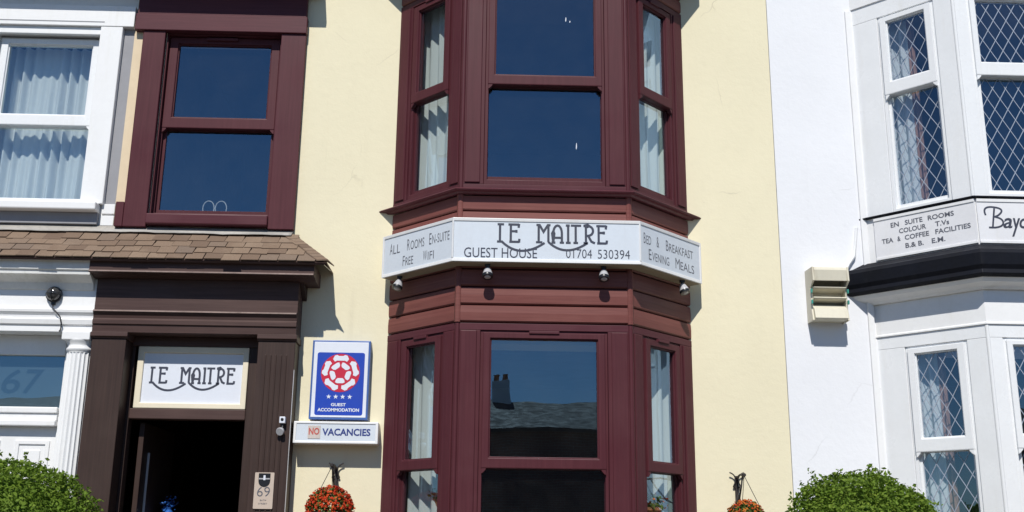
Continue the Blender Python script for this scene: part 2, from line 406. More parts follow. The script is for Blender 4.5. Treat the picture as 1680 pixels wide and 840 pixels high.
def arc(cx, cy, rx, ry, a0, a1, n=10): return [(cx+rx*math.cos(R(a0+(a1-a0)*i/n)), cy+ry*math.sin(R(a0+(a1-a0)*i/n))) for i in range(n+1)]
def bez(a, b, c, n=12): return [((1-t)**2*a[0]+2*t*(1-t)*b[0]+t*t*c[0], (1-t)**2*a[1]+2*t*(1-t)*b[1]+t*t*c[1]) for t in [i/n for i in range(n+1)]]
def le_maitre():
    S = []
    S += [[(.14, .04), (.14, .97)], [(0, 1), (.36, 1)], [(-.02, .03), (.3, .03)]]                                   # L
    S += [bez((.24, .04), (1.25, -.95), (2.62, .0))]
    S += [[(.74, 0), (.74, 1)], [(.60, 1), (1.2, 1)], [(1.2, 1.04), (1.17, .82)], [(.74, .62), (1.05, .62)], [(1.05, .70), (1.05, .54)], [(.66, .03), (1.2, .03)], [(1.2, -.01), (1.22, .2)]]   # E
    S += [[(2.29, .03), (2.29, 1)], [(2.14, .03), (2.5, .03)], [(2.16, 1), (2.34, 1), (2.56, .62), (2.80, 1), (2.95, 1)], [(2.83, 1), (2.83, .05)]]       # M
    S += [bez((2.83, .06), (3.75, -.82), (4.98, .02))]
    S += [[(3.1, .03), (3.1, .55)]+arc(3.34, .55, .24, .44, 180, 0, 10)+[(3.58, .03)], [(3.0, .03), (3.22, .03)], [(3.46, .03), (3.70, .03)], [(3.1, .30), (3.58, .30)]]     # A
    S += [[(3.93, .0), (3.93, 1)], [(3.80, .03), (4.07, .03)], [(3.80, 1), (4.02, 1)]]                              # I
    S += [[(4.35, .0), (4.35, .97)], [(4.08, 1), (4.66, 1)], [(4.22, .03), (4.48, .03)]]                             # T
    S += [[(4.92, .0), (4.92, 1)], [(4.78, .03), (5.04, .03)], [(4.78, 1.0), (5.02, 1.0)]+arc(5.02, .72, .30, .28, 90, -90, 8)+[(4.92, .44)], [(5.05, .44), (5.22, .12), (5.42, .03)]]  # R
    S += [[(5.63, 0), (5.63, 1)], [(5.50, 1), (6.06, 1)], [(6.06, 1.04), (6.03, .82)], [(5.63, .62), (5.92, .62)], [(5.92, .7), (5.92, .54)], [(5.54, .03), (6.06, .03)], [(6.06, -.01), (6.09, .2)]]
    return S
def strokes(S, f, parent, mat, u0, z0, su, sz, wd, n0=.001):
    m = MB(f)
    for i, st in enumerate(S): ribbon(m, [(u0+a*su, z0+b*sz) for a, b in st], wd, n0+.00015*(i % 6))
    return m.build('lettering', mat, parent, fix=False)

# foliage ------------------------------------------------------------
def leaves(m, n, sampler, size, up=.35):
    V = []; Fc = []; rnd = random.random; gs = random.gauss
    for _ in range(n):
        p, nrm = sampler()
        d = Vector((gs(0, 1), gs(0, 1), gs(0, 1)+up))+nrm*.9; d.normalize()
        q = Vector((gs(0, 1), gs(0, 1), gs(0, 1))); a = (q-d*q.dot(d)).normalized(); b = d.cross(a)
        L = size*(.6+.8*rnd()); W = L*.30; k = len(V); bend = d*(L*.12)
        V += [p-a*L*.5, p+b*W-bend*.3+a*L*.05, p+a*L*.5-bend, p-b*W-bend*.3+a*L*.05, p+bend*.6]
        Fc += [(k, k+1, k+4), (k+1, k+2, k+4), (k+2, k+3, k+4), (k+3, k, k+4)]
    m.raw(V, Fc)
    return m

# =================================================================== SETTING
MB().raw([(-300, -300, -.02), (300, -300, -.02), (300, 300, -.02), (-300, 300, -.02)], [(0, 1, 2, 3)]).build('ground', 'earth', kind='structure')
bx('road', 'asphalt', None, (-120, 120, -17, -7.4, -.30, -.012), 0, kind='structure')
for yy in (-7.4, -17.15): bx('kerb', 'stone', None, (-120, 120, yy, yy+.15, -.3, .11), .01, kind='structure')
bx('pavement', 'paving', None, (-120, 120, -7.25, -4.0, -.3, .105), 0, kind='structure')
bx('pavement', 'paving', None, (-120, 120, -20.0, -17.15, -.3, .105), 0, kind='structure')
bx('garden_ground', 'gravel', None, (-14, 14, -4.0, -.004, -.3, .10), 0, kind='structure')

# =================================================================== GUEST HOUSE (yellow, in the middle)
gh = empty('guest_house', (-.3, 0, 0), 'cream yellow rendered guest house with maroon framed canted bay', 'house')
GX0, GX1, TOP = -3.205, 2.572, 7.5
bay = Bay(-.81, 1.775, .60)
gw = wall_holes(GX0, GX1, .1, TOP, 0, .30, [(-2.915, -1.875, 4.26, 6.09), (-.74, 1.70, 4.50, 6.50), (-.74, 1.70, 1.30, 3.28), (-2.99, -1.845, .70, 3.23)])
gw.build('wall', 'yellow', gh)
# rooms behind the windows
def room(parent, x0, x1, y0, y1, z0, z1, mat='room'):
    m = MB(); vs = [(x0, y0, z0), (x1, y0, z0), (x1, y1, z0), (x0, y1, z0), (x0, y0, z1), (x1, y0, z1), (x1, y1, z1), (x0, y1, z1)]
    m.add(vs, [(0, 1, 2, 3), (7, 6, 5, 4), (1, 5, 6, 2), (2, 6, 7, 3), (3, 7, 4, 0)])
    return m.build('room', mat, parent, fix=False)
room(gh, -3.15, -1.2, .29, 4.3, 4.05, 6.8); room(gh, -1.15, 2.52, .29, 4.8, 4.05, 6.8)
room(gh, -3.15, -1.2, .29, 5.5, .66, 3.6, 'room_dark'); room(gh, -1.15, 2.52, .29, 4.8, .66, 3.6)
bx('house_roof', 'slate', gh, (GX0+.002, GX1-.002, -.25, 6, TOP, TOP+.2), .01)
bx('gutter', 'gutter', gh, (GX0+.01, GX1-.01, -.36, -.251, TOP+.05, TOP+.17), .02)

def sash_window(f, parent, W, z0, z1, uo, u1o, gi, zr, gl, mats, tops=None, glassname='pane', nb=0.0, lattice=None):
    """a window in panel f: outer frame uo..u1o, z0..z1; upper casement (proud) above rail zr=(lo,hi); gi = stile widths (upper, lower)"""
    mv, mx = mats
    # outer frame
    fr = MB(f).ring(uo, u1o, z0, z1, uo+.028, u1o-.028, z0+.045, z1-.028, nb-.085, nb-.012).build('window_frame', mv, parent, .004)
    # upper casement
    up = MB(f).ring(uo+.022, u1o-.022, zr[0], z1-.020, uo+gi[0], u1o-gi[0], zr[1], z1-.020-(gi[0]-.022)*.8, nb-.07, nb+.010).build('upper_sash', mv, parent, .006)
    pu = MB(f).box(uo+gi[0]-.01, u1o-gi[0]+.01, nb-.030, nb-.024, zr[1]-.01, z1-.02-(gi[0]-.022)*.8+.01)
    zt_ = z1-.020-(gi[0]-.022)*.8
    MB(f).ring(uo+gi[0]-.004, u1o-gi[0]+.004, zr[1]-.004, zt_+.004, uo+gi[0]+.010, u1o-gi[0]-.010, zr[1]+.010, zt_-.010, nb-.0235, nb-.006).build('glazing_bead', mv, up, .004)
    for a, sg in ((uo+.024, 1), (u1o-.024, -1)):
        MB(f).slab([(a, zr[0]+.004), (a+sg*.040, zr[0]+.004), (a+sg*.034, zr[0]-.012), (a+sg*.014, zr[0]-.034), (a, zr[0]-.042)][::sg], nb-.030, nb+.006).build('sash_horn', mv, up, .003)
    # lower sash
    lo = MB(f).ring(uo+.0285, u1o-.0285, z0+.0455, zr[0]-.002, uo+gi[1], u1o-gi[1], z0+.0455+.035, zr[0]-.004, nb-.080, nb-.045).build('lower_sash', mv, parent, .004)
    pl = MB(f).box(uo+gi[1]-.008, u1o-gi[1]+.008, nb-.066, nb-.060, z0+.0455+.027, zr[0]-.001)
    if glassname: pu.build(glassname, gl, parent); pl.build(glassname, gl, parent)
    return ((uo+gi[0], u1o-gi[0], zr[1], z1-.02-(gi[0]-.022)*.8, nb-.027), (uo+gi[1], u1o-gi[1], z0+.0805, zr[0]-.004, nb-.063))

def guest_bay(z0, z1, rail):
    b = bay; e = None
    # the frame body of this floor: bottom rail, head and the posts
    body = b.sweep([(-.10, z1-.055), (0, z1-.055), (0, z1), (-.10, z1)]).build('bay_window', 'maroon_x', gh, .003)
    b.sweep([(-.10, z0-.06), (.0, z0-.06), (.0, z0), (-.10, z0)]).build('bottom_rail', 'maroon_x', body, .003)
    for f, us in ((b.L, ((.0, .17), (.69, b.wc))), (b.R_, ((.0, .17), (.69, b.wc))), (b.F, ((0, .188), (b.wf-.188, b.wf)))):
        for a, c in us:
            MB(f).box(a+.001, c-.001, -.099, -.001, z0+.0005, z1-.0555).build('post', 'maroon_v', body, .003)
            MB(f).box(a+.030, c-.030, -.002, .010, z0+.012, z1-.060).build('cover_strip', 'maroon_v', body, .006)
    for x, sg in ((b.cl, -1), (b.cr, 1)):
        MB().tube([(x-sg*.004, -b.d+.012, z0-.06), (x-sg*.004, -b.d+.012, z1)], .022, 12).build('corner_bead', 'maroon_v', body, smooth=True)
    for f, a, c, gi in ((b.L, .17, .69, (.086, .046)), (b.R_, .17, .69, (.086, .046)), (b.F, .188, b.wf-.188, (.078, .032))):
        sash_window(f, body, None, z0, z1-.0555, a+.0005, c-.0005, gi, rail, 'glass', ('maroon_v', 'maroon_x'))
        mid = (a+c)/2; hw = .12 if f is b.F else .075
        MB(f).box(mid-hw, mid+hw, -.012, .022, z1-.083, z1-.060).build('trickle_vent', 'maroon_x', body, .004)
    return body
upb = guest_bay(4.50, 6.40, (5.388, 5.478))
FB = bay.F
for u, z, h in ((.960, 4.87, .062), (.870, 6.02, .045), (.905, 6.00, .02)):
    MB(FB).slab([(u-.004, z-h*.3), (u, z-h*.5), (u+.005, z-h*.1), (u+.004, z+h*.4), (u, z+h*.5), (u-.003, z+h*.1)], -.059 if z < 5.3 else -.0235, -.0575 if z < 5.3 else -.022).build('smear', 'pale', upb)
lob = guest_bay(1.28, 3.335, (2.202, 2.282))
# sill ledge, apron cladding, cornice of the bay
bay.sweep([(-.05, 4.44), (.0, 4.405), (.030, 4.405), (.045, 4.418), (.080, 4.420), (.086, 4.432), (.070, 4.444), (.004, 4.452), (-.05, 4.452)]).build('bay_sill', 'maroon_x', gh, .003)
apron = bay.sweep([(-.10, 3.336), (-.022, 3.336), (-.022, 4.404), (-.10, 4.404)]).build('bay_apron', 'maroon_x', gh)
def boards(zs, parent):
    for f, a, c in ((bay.L, .012, bay.wc-.020), (bay.F, .024, bay.wf-.024), (bay.R_, .012, bay.wc-.020)):
        for za, zb in zip(zs, zs[1:]):
            j = random.uniform(-.0012, .0012)
            # board with a rounded lower nose and a rebate at the top
            m = MB(f); h = zb-za
            prof = [(-.020, za+.006), (-.004+j, za+.006), (.006+j, za+.016), (.008+j, za+h*.55), (.004+j, zb-.010), (-.010, zb-.004), (-.020, zb-.004)]
            k = len(prof)
            m.add([(a, p, q) for p, q in prof]+[(c, p, q) for p, q in prof], [tuple(range(k)), tuple(range(2*k-1, k-1, -1))]+[(i, i+k, (i+1) % k+k, (i+1) % k) for i in range(k)])
            m.build('cladding_board', 'clad', parent)
    for x, sg in ((bay.cl, -1), (bay.cr, 1)):
        MB().tube([(x-sg*.003, -bay.d+.008, zs[0]+.001), (x-sg*.003, -bay.d+.008, zs[-1]-.001)], .027, 8).build('corner_trim', 'clad', parent, smooth=True)
boards([3.340, 3.484, 3.632, 3.780, 3.926, 4.10, 4.268, 4.404], apron)
crown = bay.sweep([(-.10, 6.401), (-.022, 6.401), (-.022, 6.659), (-.10, 6.659)]).build('bay_crown', 'maroon_x', gh)
boards([6.404, 6.53, 6.659], crown)
rp = [(-.965, -.001), (-.965, -.15), (bay.cl-.215*T225, -bay.d-.215), (bay.cr+.215*T225, -bay.d-.215), (1.93, -.15), (1.93, -.001)]
MB().raw([(x, y, 6.6595) for x, y in rp]+[(x, y, 6.74) for x, y in rp], [tuple(range(6))[::-1], tuple(range(6, 12))]+[(i, (i+1) % 6, (i+1) % 6+6, i+6) for i in range(6)]).build('bay_roof', 'maroon_x', gh, .006)
MB().raw([(-.7, .02, 4.42), (bay.cl, -.55, 4.42), (bay.cr, -.55, 4.42), (1.66, .02, 4.42)], [(0, 1, 2, 3)]).build('bay_floor', 'room', gh, fix=False)
MB().raw([(-.72, .305, 6.43), (-.72, .0, 6.43), (bay.cl, -.55, 6.43), (bay.cr, -.55, 6.43), (1.68, .0, 6.43), (1.68, .305, 6.43)], [(5, 4, 3, 2, 1, 0)]).build('bay_ceiling', 'room', gh, fix=False)
MB().raw([(-.7, .02, 3.36), (bay.cl, -.55, 3.36), (bay.cr, -.55, 3.36), (1.66, .02, 3.36)], [(3, 2, 1, 0)]).build('bay_ceiling', 'room', gh, fix=False)
bay.sweep([(-.2, .1), (.0, .1), (.0, 1.12), (-.2, 1.12)]).build('bay_base', 'yellow', gh)
bay.sweep([(-.2, 1.121), (.07, 1.121), (.07, 1.16), (.0, 1.219), (-.2, 1.219)]).build('bay_sill', 'maroon_x', gh, .004)

# ---- upper left window with its maroon surround
F0 = panel_map(0, 0, 1, 0, 0, -1)
sw = MB().box(-3.115, -2.916, -.055, -.001, 4.24, 6.0845).build('window_surround', 'maroon_v', gh, .006)
bx('pilaster', 'maroon_v', sw, (-1.874, -1.652, -.055, -.001, 4.24, 6.0845))
bx('pilaster_base', 'maroon_v', sw, (-3.185, -3.1155, -.060, -.002, 4.24, 4.46))
bx('lintel', 'maroon_x', sw, (-3.19, -1.648, -.075, -.0015, 6.085, 6.245), .006)
bx('window_sill', 'maroon_x', sw, (-2.915, -1.8745, -.085, .10, 4.262, 4.355), .01)
bx('hood_frieze', 'maroon_x', sw, (-3.18, -1.66, -.066, -.0015, 6.2455, 6.475), .004)
MB().prism([(-.001, 6.4755), (-.12, 6.4755), (-.20, 6.52), (-.31, 6.54), (-.33, 6.61), (-.001, 6.71)], -3.20, -1.53).build('window_hood', 'maroon_x', sw, .004)
sash_window(F0, sw, None, 4.356, 6.089, -2.9145, -1.8755, (.098, .055), (5.188, 5.290), 'glass', ('maroon_v', 'maroon_x'), nb=-.045)
for a, c in ((-2.9148, -2.900), (-1.890, -1.8752)): bx('lining', 'maroon_v', sw, (a, c, .0005, .0568, 4.3555, 6.0745), .002)
bx('lining', 'maroon_x', sw, (-2.9148, -1.8752, .0005, .0568, 6.0748, 6.0898), .002)
bx('trickle_vent', 'maroon_x', sw, (-2.56, -2.28, .010, .045, 6.035, 6.062))
bx('inner_board', 'maroon_v', sw, (-2.914, -1.876, .141, .30, 4.27, 4.39))

# ---- doorway surround
ds = MB().prism([(-.001, 3.285), (-.222, 3.285), (-.226, 3.345), (-.238, 3.352), (-.238, 3.385), (-.226, 3.40), (-.232, 3.425), (-.250, 3.448), (-.252, 3.466), (-.225, 3.472), (-.222, 3.735), (-.001, 3.735)], -3.205, -1.540).build('door_surround', 'brown_x', gh, .002)
MB().prism([(-.001, 3.7355), (-.25, 3.7355), (-.30, 3.752), (-.375, 3.752), (-.378, 3.772), (-.366, 3.776), (-.366, 3.845), (-.385, 3.852), (-.001, 3.852)], -3.232, -1.400).build('cornice', 'brown_x', ds, .002)
M['pale_edge'] = m_paint('pale_brown_edge', (.34, .25, .22), .6, .3, .3, .3, dirt=(.09, .06, .05))  # lighter brown for the thin strips along cornice and architrave edges
bx('edge_bead', 'pale_edge', ds, (-3.230, -1.402, -.384, -.3755, 3.756, 3.768), .003)
bx('edge_bead', 'pale_edge', ds, (-3.203, -1.542, -.257, -.2515, 3.452, 3.463), .002)
MB().prism([(-.001, 3.62), (-.03, 3.62), (-.20, 3.734), (-.001, 3.734)], -1.5395, -1.505).build('cornice_bracket', 'brown_v', ds, .003)
for a, c in ((-3.200, -2.921), (-1.845, -1.542)):
    sh = bx('pilaster', 'brown_v', ds, (a, c, -.212, -.001, .62, 3.232), .005)
    MB().prism([(-.001, 3.2325), (-.216, 3.2325), (-.222, 3.245), (-.236, 3.250), (-.236, 3.2845), (-.001, 3.2845)], a-.008, c+.012).build('capital', 'brown_x', sh, .002)
    k = (c-a)
    for i in range(5 if a > -2 else 0):
        u = a+k*(.22+.14*i); MB().box(u-.006, u+.006, -.219, -.2115, .8, 3.12).build('reed', 'brown_v', sh, .0035)
bx('door_head', 'brown_x', ds, (-2.92, -1.846, -.05, .06, 3.206, 3.284))
bx('door_jamb', 'brown_v', ds, (-2.9205, -2.892, -.04, .06, .62, 3.2055)); bx('door_jamb', 'brown_v', ds, (-1.944, -1.8455, -.04, .06, .62, 3.2055))
bx('transom_rail', 'brown_x', ds, (-2.8915, -1.9445, -.045, .06, 2.603, 2.688), .006)
bx('backing', 'brown_v', ds, (-2.8915, -1.9445, .03, .06, 2.6885, 3.2055))
dl = MB().box(-2.83, -2.788, .075, .98, .66, 2.585).build('open_door', 'brown_v', gh, .004)
MB().box(-2.7875, -2.770, .22, .24, 1.5, 2.35).build('door_bar', 'steel', dl, .004)
bx('threshold', 'stone', ds, (-2.89, -1.946, -.14, .29, .58, .655))
bx('basement_course', 'yellow', gh, (-3.2, -.9, -.02, -.001, .1, .55))
for i, (y0_, y1_, z1_) in enumerate(((-.55, -.2205, .58), (-.85, -.5505, .42), (-1.15, -.8505, .26))):
    bx('step', 'stone', gh, (-3.0, -1.75, y0_, y1_, .1, z1_), .012)

# ---- transom sign over the door
ts = MB(F0).ring(-2.866, -1.949, 2.690, 3.204, -2.815, -1.995, 2.735, 3.150, .006, .046).build('door_sign', 'cream', None, .006)
tag(ts, 'white panel with dark art nouveau lettering in cream frame above the doorway', 'sign')
ts.data.materials[0] = m_paint('cream_frame', (.80, .72, .56), .5, .35, .06, .08)
MB(F0).box(-2.816, -1.994, -.004, .028, 2.734, 3.151).build('sign_panel', 'pale', ts)
strokes(le_maitre(), F0, ts, 'letter', -2.757, 2.900, .1145, .128, .0175, .0285)

# ---- illuminated fascia sign wrapped round the bay
zs0, zs1 = 3.798, 4.158
SGN = Bay(-.256-.76, 1.238+.76, .76)     # outer faces of the box sign
fs_ = empty('fascia_sign', (.49, -.70, 3.8), 'long three sided white box sign with guest house name wrapped round the bay', 'sign')
def sweep_part(prof, cut):
    m = MB(); n = len(prof)
    for (o, z) in prof:
        P_ = SGN.path(o)
        # ends stop short of the wall, square to the side faces
        a, b_ = Vector((*P_[0], 0)), Vector((*P_[1], 0)); a2 = a+Vector((1, -1, 0))*(cut-(-o)*(1-Q2)*0)
        e0 = Vector((SGN.xl+cut, -cut, 0))+Vector((-1, -1, 0)).normalized()*o; e1 = Vector((SGN.xr-cut, -cut, 0))+Vector((1, -1, 0)).normalized()*o
        for p in (e0, Vector((P_[1][0], P_[1][1], 0)), Vector((P_[2][0], P_[2][1], 0)), e1): m.v.append(Vector((p.x, p.y, z)))
    for i in range(n):
        j = (i+1) % n
        for k in range(3): m.f.append((i*4+k, i*4+k+1, j*4+k+1, j*4+k))
    m.f.append(tuple(i*4 for i in range(n))); m.f.append(tuple(i*4+3 for i in range(n))[::-1]); return m
sweep_part([(-.135, zs0+.022), (-.006, zs0+.022), (-.006, zs1-.020), (-.135, zs1-.020)], .164).build('face_panel', 'sign_face', fs_)
sweep_part([(-.137, zs1-.020), (.0, zs1-.026), (.004, zs1), (-.137, zs1+.002)], .160).build('top_trim', 'sign_trim', fs_, .003)
sweep_part([(-.137, zs0), (.003, zs0), (.001, zs0+.028), (-.137, zs0+.0215)], .160).build('bottom_trim', 'sign_trim', fs_, .003)
sweep_part([(-.137, zs0-.004), (-.012, zs0-.004), (-.012, zs0-.0005), (-.137, zs0-.0005)], .162).build('soffit', 'sign_soffit', fs_)
for x in (SGN.cl, SGN.cr): MB().tube([(x, -.7565, zs0+.0285), (x, -.7565, zs1-.0265)], .008, 8).build('corner_trim', 'sign_trim', fs_, smooth=True)
for f in (SGN.L, SGN.R_): MB(f).box(.158*Q2-.012, .158*Q2+.004, -.137, .003, zs0, zs1).build('end_cap', 'sign_trim', fs_, .002)
fN = -.006
fu = lambda x: x-SGN.cl
FS = SGN.F
strokes(le_maitre(), FS, fs_, 'letter', fu(.098), 3.962, .1436, .148, .0185, fN+.001)
text_obj('GUEST HOUSE', (fu(-.165), fu(.415), 3.832, 3.914), FS, fs_, 'letter', fN, bold=.002)
text_obj('01704', (fu(.645), fu(.852), 3.840, 3.915), FS, fs_, 'letter', fN, bold=-.004)
text_obj('530394', (fu(.898), fu(1.155), 3.840, 3.915), FS, fs_, 'letter', fN, bold=-.004)
sl_ = SGN.wc                          # side faces: u runs from the wall to the corner
def small_caps(words, f, z, H, flip=False):
    for (t, u0, u1) in words:
        # first letter taller than the rest
        wts = [{'W': 1.5, 'M': 1.4, 'I': .45, 'i': .45, 'm': 1.3, 'w': 1.3, '-': .6}.get(ch, 1) for ch in t]; k = (u1-u0)/sum(wts); a, b_ = (u0, u0+k*wts[0]*.95)
        g_ = f if not flip else (lambda u, n, zz, f=f: f(sl_-u, n, zz))
        text_obj(t[0], (a, b_-.006, z, z+H), g_, fs_, 'letter_soft', fN, bold=-.004)
        if len(t) > 1: text_obj(t[1:].upper(), (b_+.004, u1, z, z+H*.80), g_, fs_, 'letter_soft', fN, bold=-.004)
# u positions measured from the wall end of the left face
small_caps([('All', .30, .43), ('Rooms', .52, .73), ('En-suite', .79, 1.03)], SGN.L, 3.985, .095)
small_caps([('Free', .47, .60), ('Wifi', .72, .85)], SGN.L, 3.86, .085)
small_caps([('Bed', .055, .155), ('&', .23, .27), ('Breakfast', .36, .75)], SGN.R_, 3.99, .088, True)
small_caps([('Evening', .12, .40), ('Meals', .49, .76)], SGN.R_, 3.865, .088, True)

# ---- spotlights below the fascia sign
def spot(x, y, nx, ny, label):
    t = empty('spotlight', (x, y, 3.69), label, 'spotlight', 'small spotlights under the long sign')
    MB().tube([(x, y, 3.7935), (x, y, 3.752)], .011, 8).build('stem', 'black', t, smooth=True)
    MB().box(x-.022, x+.022, y-.015, y+.015, 3.776, 3.7935).build('base', 'black', t, .003)
    ax = Vector((nx*.35, ny*.35, -.9)).normalized(); c = Vector((x, y, 3.758))
    MB().lathe(c, [(.010, -.006), (.022, 0), (.030, .018), (.040, .050), (.041, .058)], 18, ax).build('shade', 'steel', t, smooth=True)
    MB().lathe(c+ax*.0585, [(.043, 0), (.045, .012), (.041, .024), (.030, .024)], 18, ax).build('rim', 'black', t, smooth=True)
    MB().lathe(c+ax*.078, [(.029, 0), (.022, .0075), (.006, .010)], 14, ax).build('lens', 'steel', t, smooth=True)
r2 = 1/Q2
spot(-.705, -.245, -r2, -r2, 'small silver spotlight under the rooms end of the long box sign')
spot(.025, -.690, 0, -1, 'small silver spotlight below the words guest house on the long box sign')
spot(.950, -.690, 0, -1, 'small silver spotlight below the phone number on the long box sign')
spot(1.655, -.278, r2, -r2, 'small silver spotlight under the bed and breakfast end of the long box sign')

# ---- rose award sign and vacancies sign on the wall
rs = MB(F0).box(-1.418, -.936, .001, .092, 2.615, 3.272).build('award_sign', 'edge_blue', None, .006, label='upright white and blue wall sign with red and white rose emblem and four stars', cat='sign')
MB(F0).box(-1.402, -.952, .0915, .096, 2.632, 3.256).build('face_panel', 'pale', rs, .002)
def rrect(u0, u1, z0, z1, r, n=5):
    p = []
    for cx, cz, a in ((u1-r, z1-r, 0), (u0+r, z1-r, 90), (u0+r, z0+r, 180), (u1-r, z0+r, 270)): p += arc(cx, cz, r, r, a, a+90, n)
    return p
MB(F0).slab(rrect(-1.372, -.980, 2.648, 3.168, .018), .0955, .0972).build('blue_panel', 'blue', rs)
RC, RZ, RR = -1.176, 2.998, .160
em = MB(F0).slab(arc(RC, RZ, RR, RR, 0, 360, 40)[:-1], .0970, .0982).build('rose_emblem', 'red', rs)
def rose(parent):
    for k in range(5):
        a = 90+72*k; er = Vector((math.cos(R(a)), math.sin(R(a)))); et = Vector((-er.y, er.x))
        pts = [(-.066, .114), (-.052, .144), (-.032, .149), (-.018, .141), (.018, .141), (.032, .149), (.052, .144), (.066, .114), (.050, .093), (.032, .102), (-.032, .102), (-.050, .093)]
        MB(F0).slab([(RC+er.x*r+et.x*t, RZ+er.y*r+et.y*t) for t, r in pts][::-1], .0980, .0991).build('petal', 'pale', parent)
        a += 36; er = Vector((math.cos(R(a)), math.sin(R(a)))); et = Vector((-er.y, er.x))
        pts = [(-.034, .056), (-.040, .078), (-.024, .086), (.024, .086), (.040, .078), (.034, .056), (.020, .044), (-.020, .044)]
        MB(F0).slab([(RC+er.x*r+et.x*t, RZ+er.y*r+et.y*t) for t, r in pts][::-1], .0980, .0991).build('petal', 'pale', parent)
rose(em)
for i in range(4):
    cx = -1.262+.0575*i; pts = []
    for k in range(10):
        r_ = .021 if k % 2 == 0 else .0085; pts.append((cx+r_*math.cos(R(90+36*k)), 2.800+r_*math.sin(R(90+36*k))))
    MB(F0).slab(pts, .0970, .0983).build('star', 'pale', rs)
text_obj('GUEST', (-1.240, -1.118, 2.722, 2.748), F0, rs, 'pale', .0972, bold=.03)
text_obj('ACCOMMODATION', (-1.347, -1.008, 2.678, 2.706), F0, rs, 'pale', .0972, bold=.03)

nv = MB(F0).box(-1.522, -.838, .001, .150, 2.414, 2.590).build('vacancies_sign', 'sign_trim', None, .008, label='low white box sign reading no vacancies below the rose award sign', cat='sign')
MB(F0).ring(-1.5215, -.8385, 2.4145, 2.5895, -1.500, -.860, 2.432, 2.572, .1495, .158).build('frame', 'sign_trim', nv, .003)
MB(F0).box(-1.4995, -.8605, .1495, .1525, 2.4325, 2.5715).build('face_panel', 'sign_face', nv)
MB(F0).box(-1.405, -1.305, .152, .156, 2.452, 2.556).build('no_card', 'faded_card', nv)
text_obj('NO', (-1.398, -1.312, 2.482, 2.538), F0, nv, 'faded_red', .156, bold=.03)
text_obj('VACANCIES', (-1.290, -.900, 2.477, 2.535), F0, nv, 'letter_navy', .1525, bold=.03)

# ---- number plaque, door camera
FP = panel_map(0, -.2115, 1, 0, 0, -1)
pq = MB(FP).slab(rrect(-1.790, -1.638, 1.890, 2.172, .006, 2), .001, .014).build('number_plaque', 'plaque', None, label='small beige house number plaque reading 69 on brown pilaster', cat='plaque')
cs = MB(FP).slab([(-1.760, 2.165), (-1.668, 2.165), (-1.668, 2.105)]+arc(-1.714, 2.105, .046, .045, 0, -180, 10)+[(-1.760, 2.105)], .0135, .017).build('crest', 'black', pq)
MB(FP).box(-1.722, -1.706, .0168, .0182, 2.112, 2.150).build('crest_band', 'pale', cs); MB(FP).box(-1.757, -1.671, .0168, .0178, 2.118, 2.128).build('crest_band', 'steel', cs)
text_obj('69', (-1.765, -1.664, 1.985, 2.060), FP, pq, 'letter_soft', .014, bold=-.008)
text_obj('BATH', (-1.738, -1.690, 1.950, 1.962), FP, pq, 'letter_soft', .014); text_obj('STREET', (-1.748, -1.680, 1.924, 1.936), FP, pq, 'letter_soft', .014)
dc = empty('door_camera', (-1.590, -.21, 2.49), 'small white sensor with silver lamp head on brown pilaster edge', 'sensor')
bx('sensor_body', 'pale', dc, (-1.622, -1.576, -.262, -.2118, 2.560, 2.612), .004)
MB().lathe((-1.599, -.262, 2.590), [(.012, 0), (.012, .004), (.004, .006)], 12, (0, -1, 0)).build('sensor_eye', 'black', dc, smooth=True)
MB().tube([(-1.598, -.235, 2.5605), (-1.598, -.238, 2.530), (-1.604, -.250, 2.505)], .009, 8).build('arm', 'black', dc, smooth=True)
MB().lathe((-1.603, -.225, 2.508), [(.014, 0), (.027, .012), (.033, .040), (.030, .046)], 16, (-.25, -1, -.45)).build('lamp_head', 'steel', dc, smooth=True)
MB().tube([(-1.548, -.200, 3.0), (-1.548, -.200, .9)], .010, 8).build('conduit', 'sign_trim', gh, smooth=True)

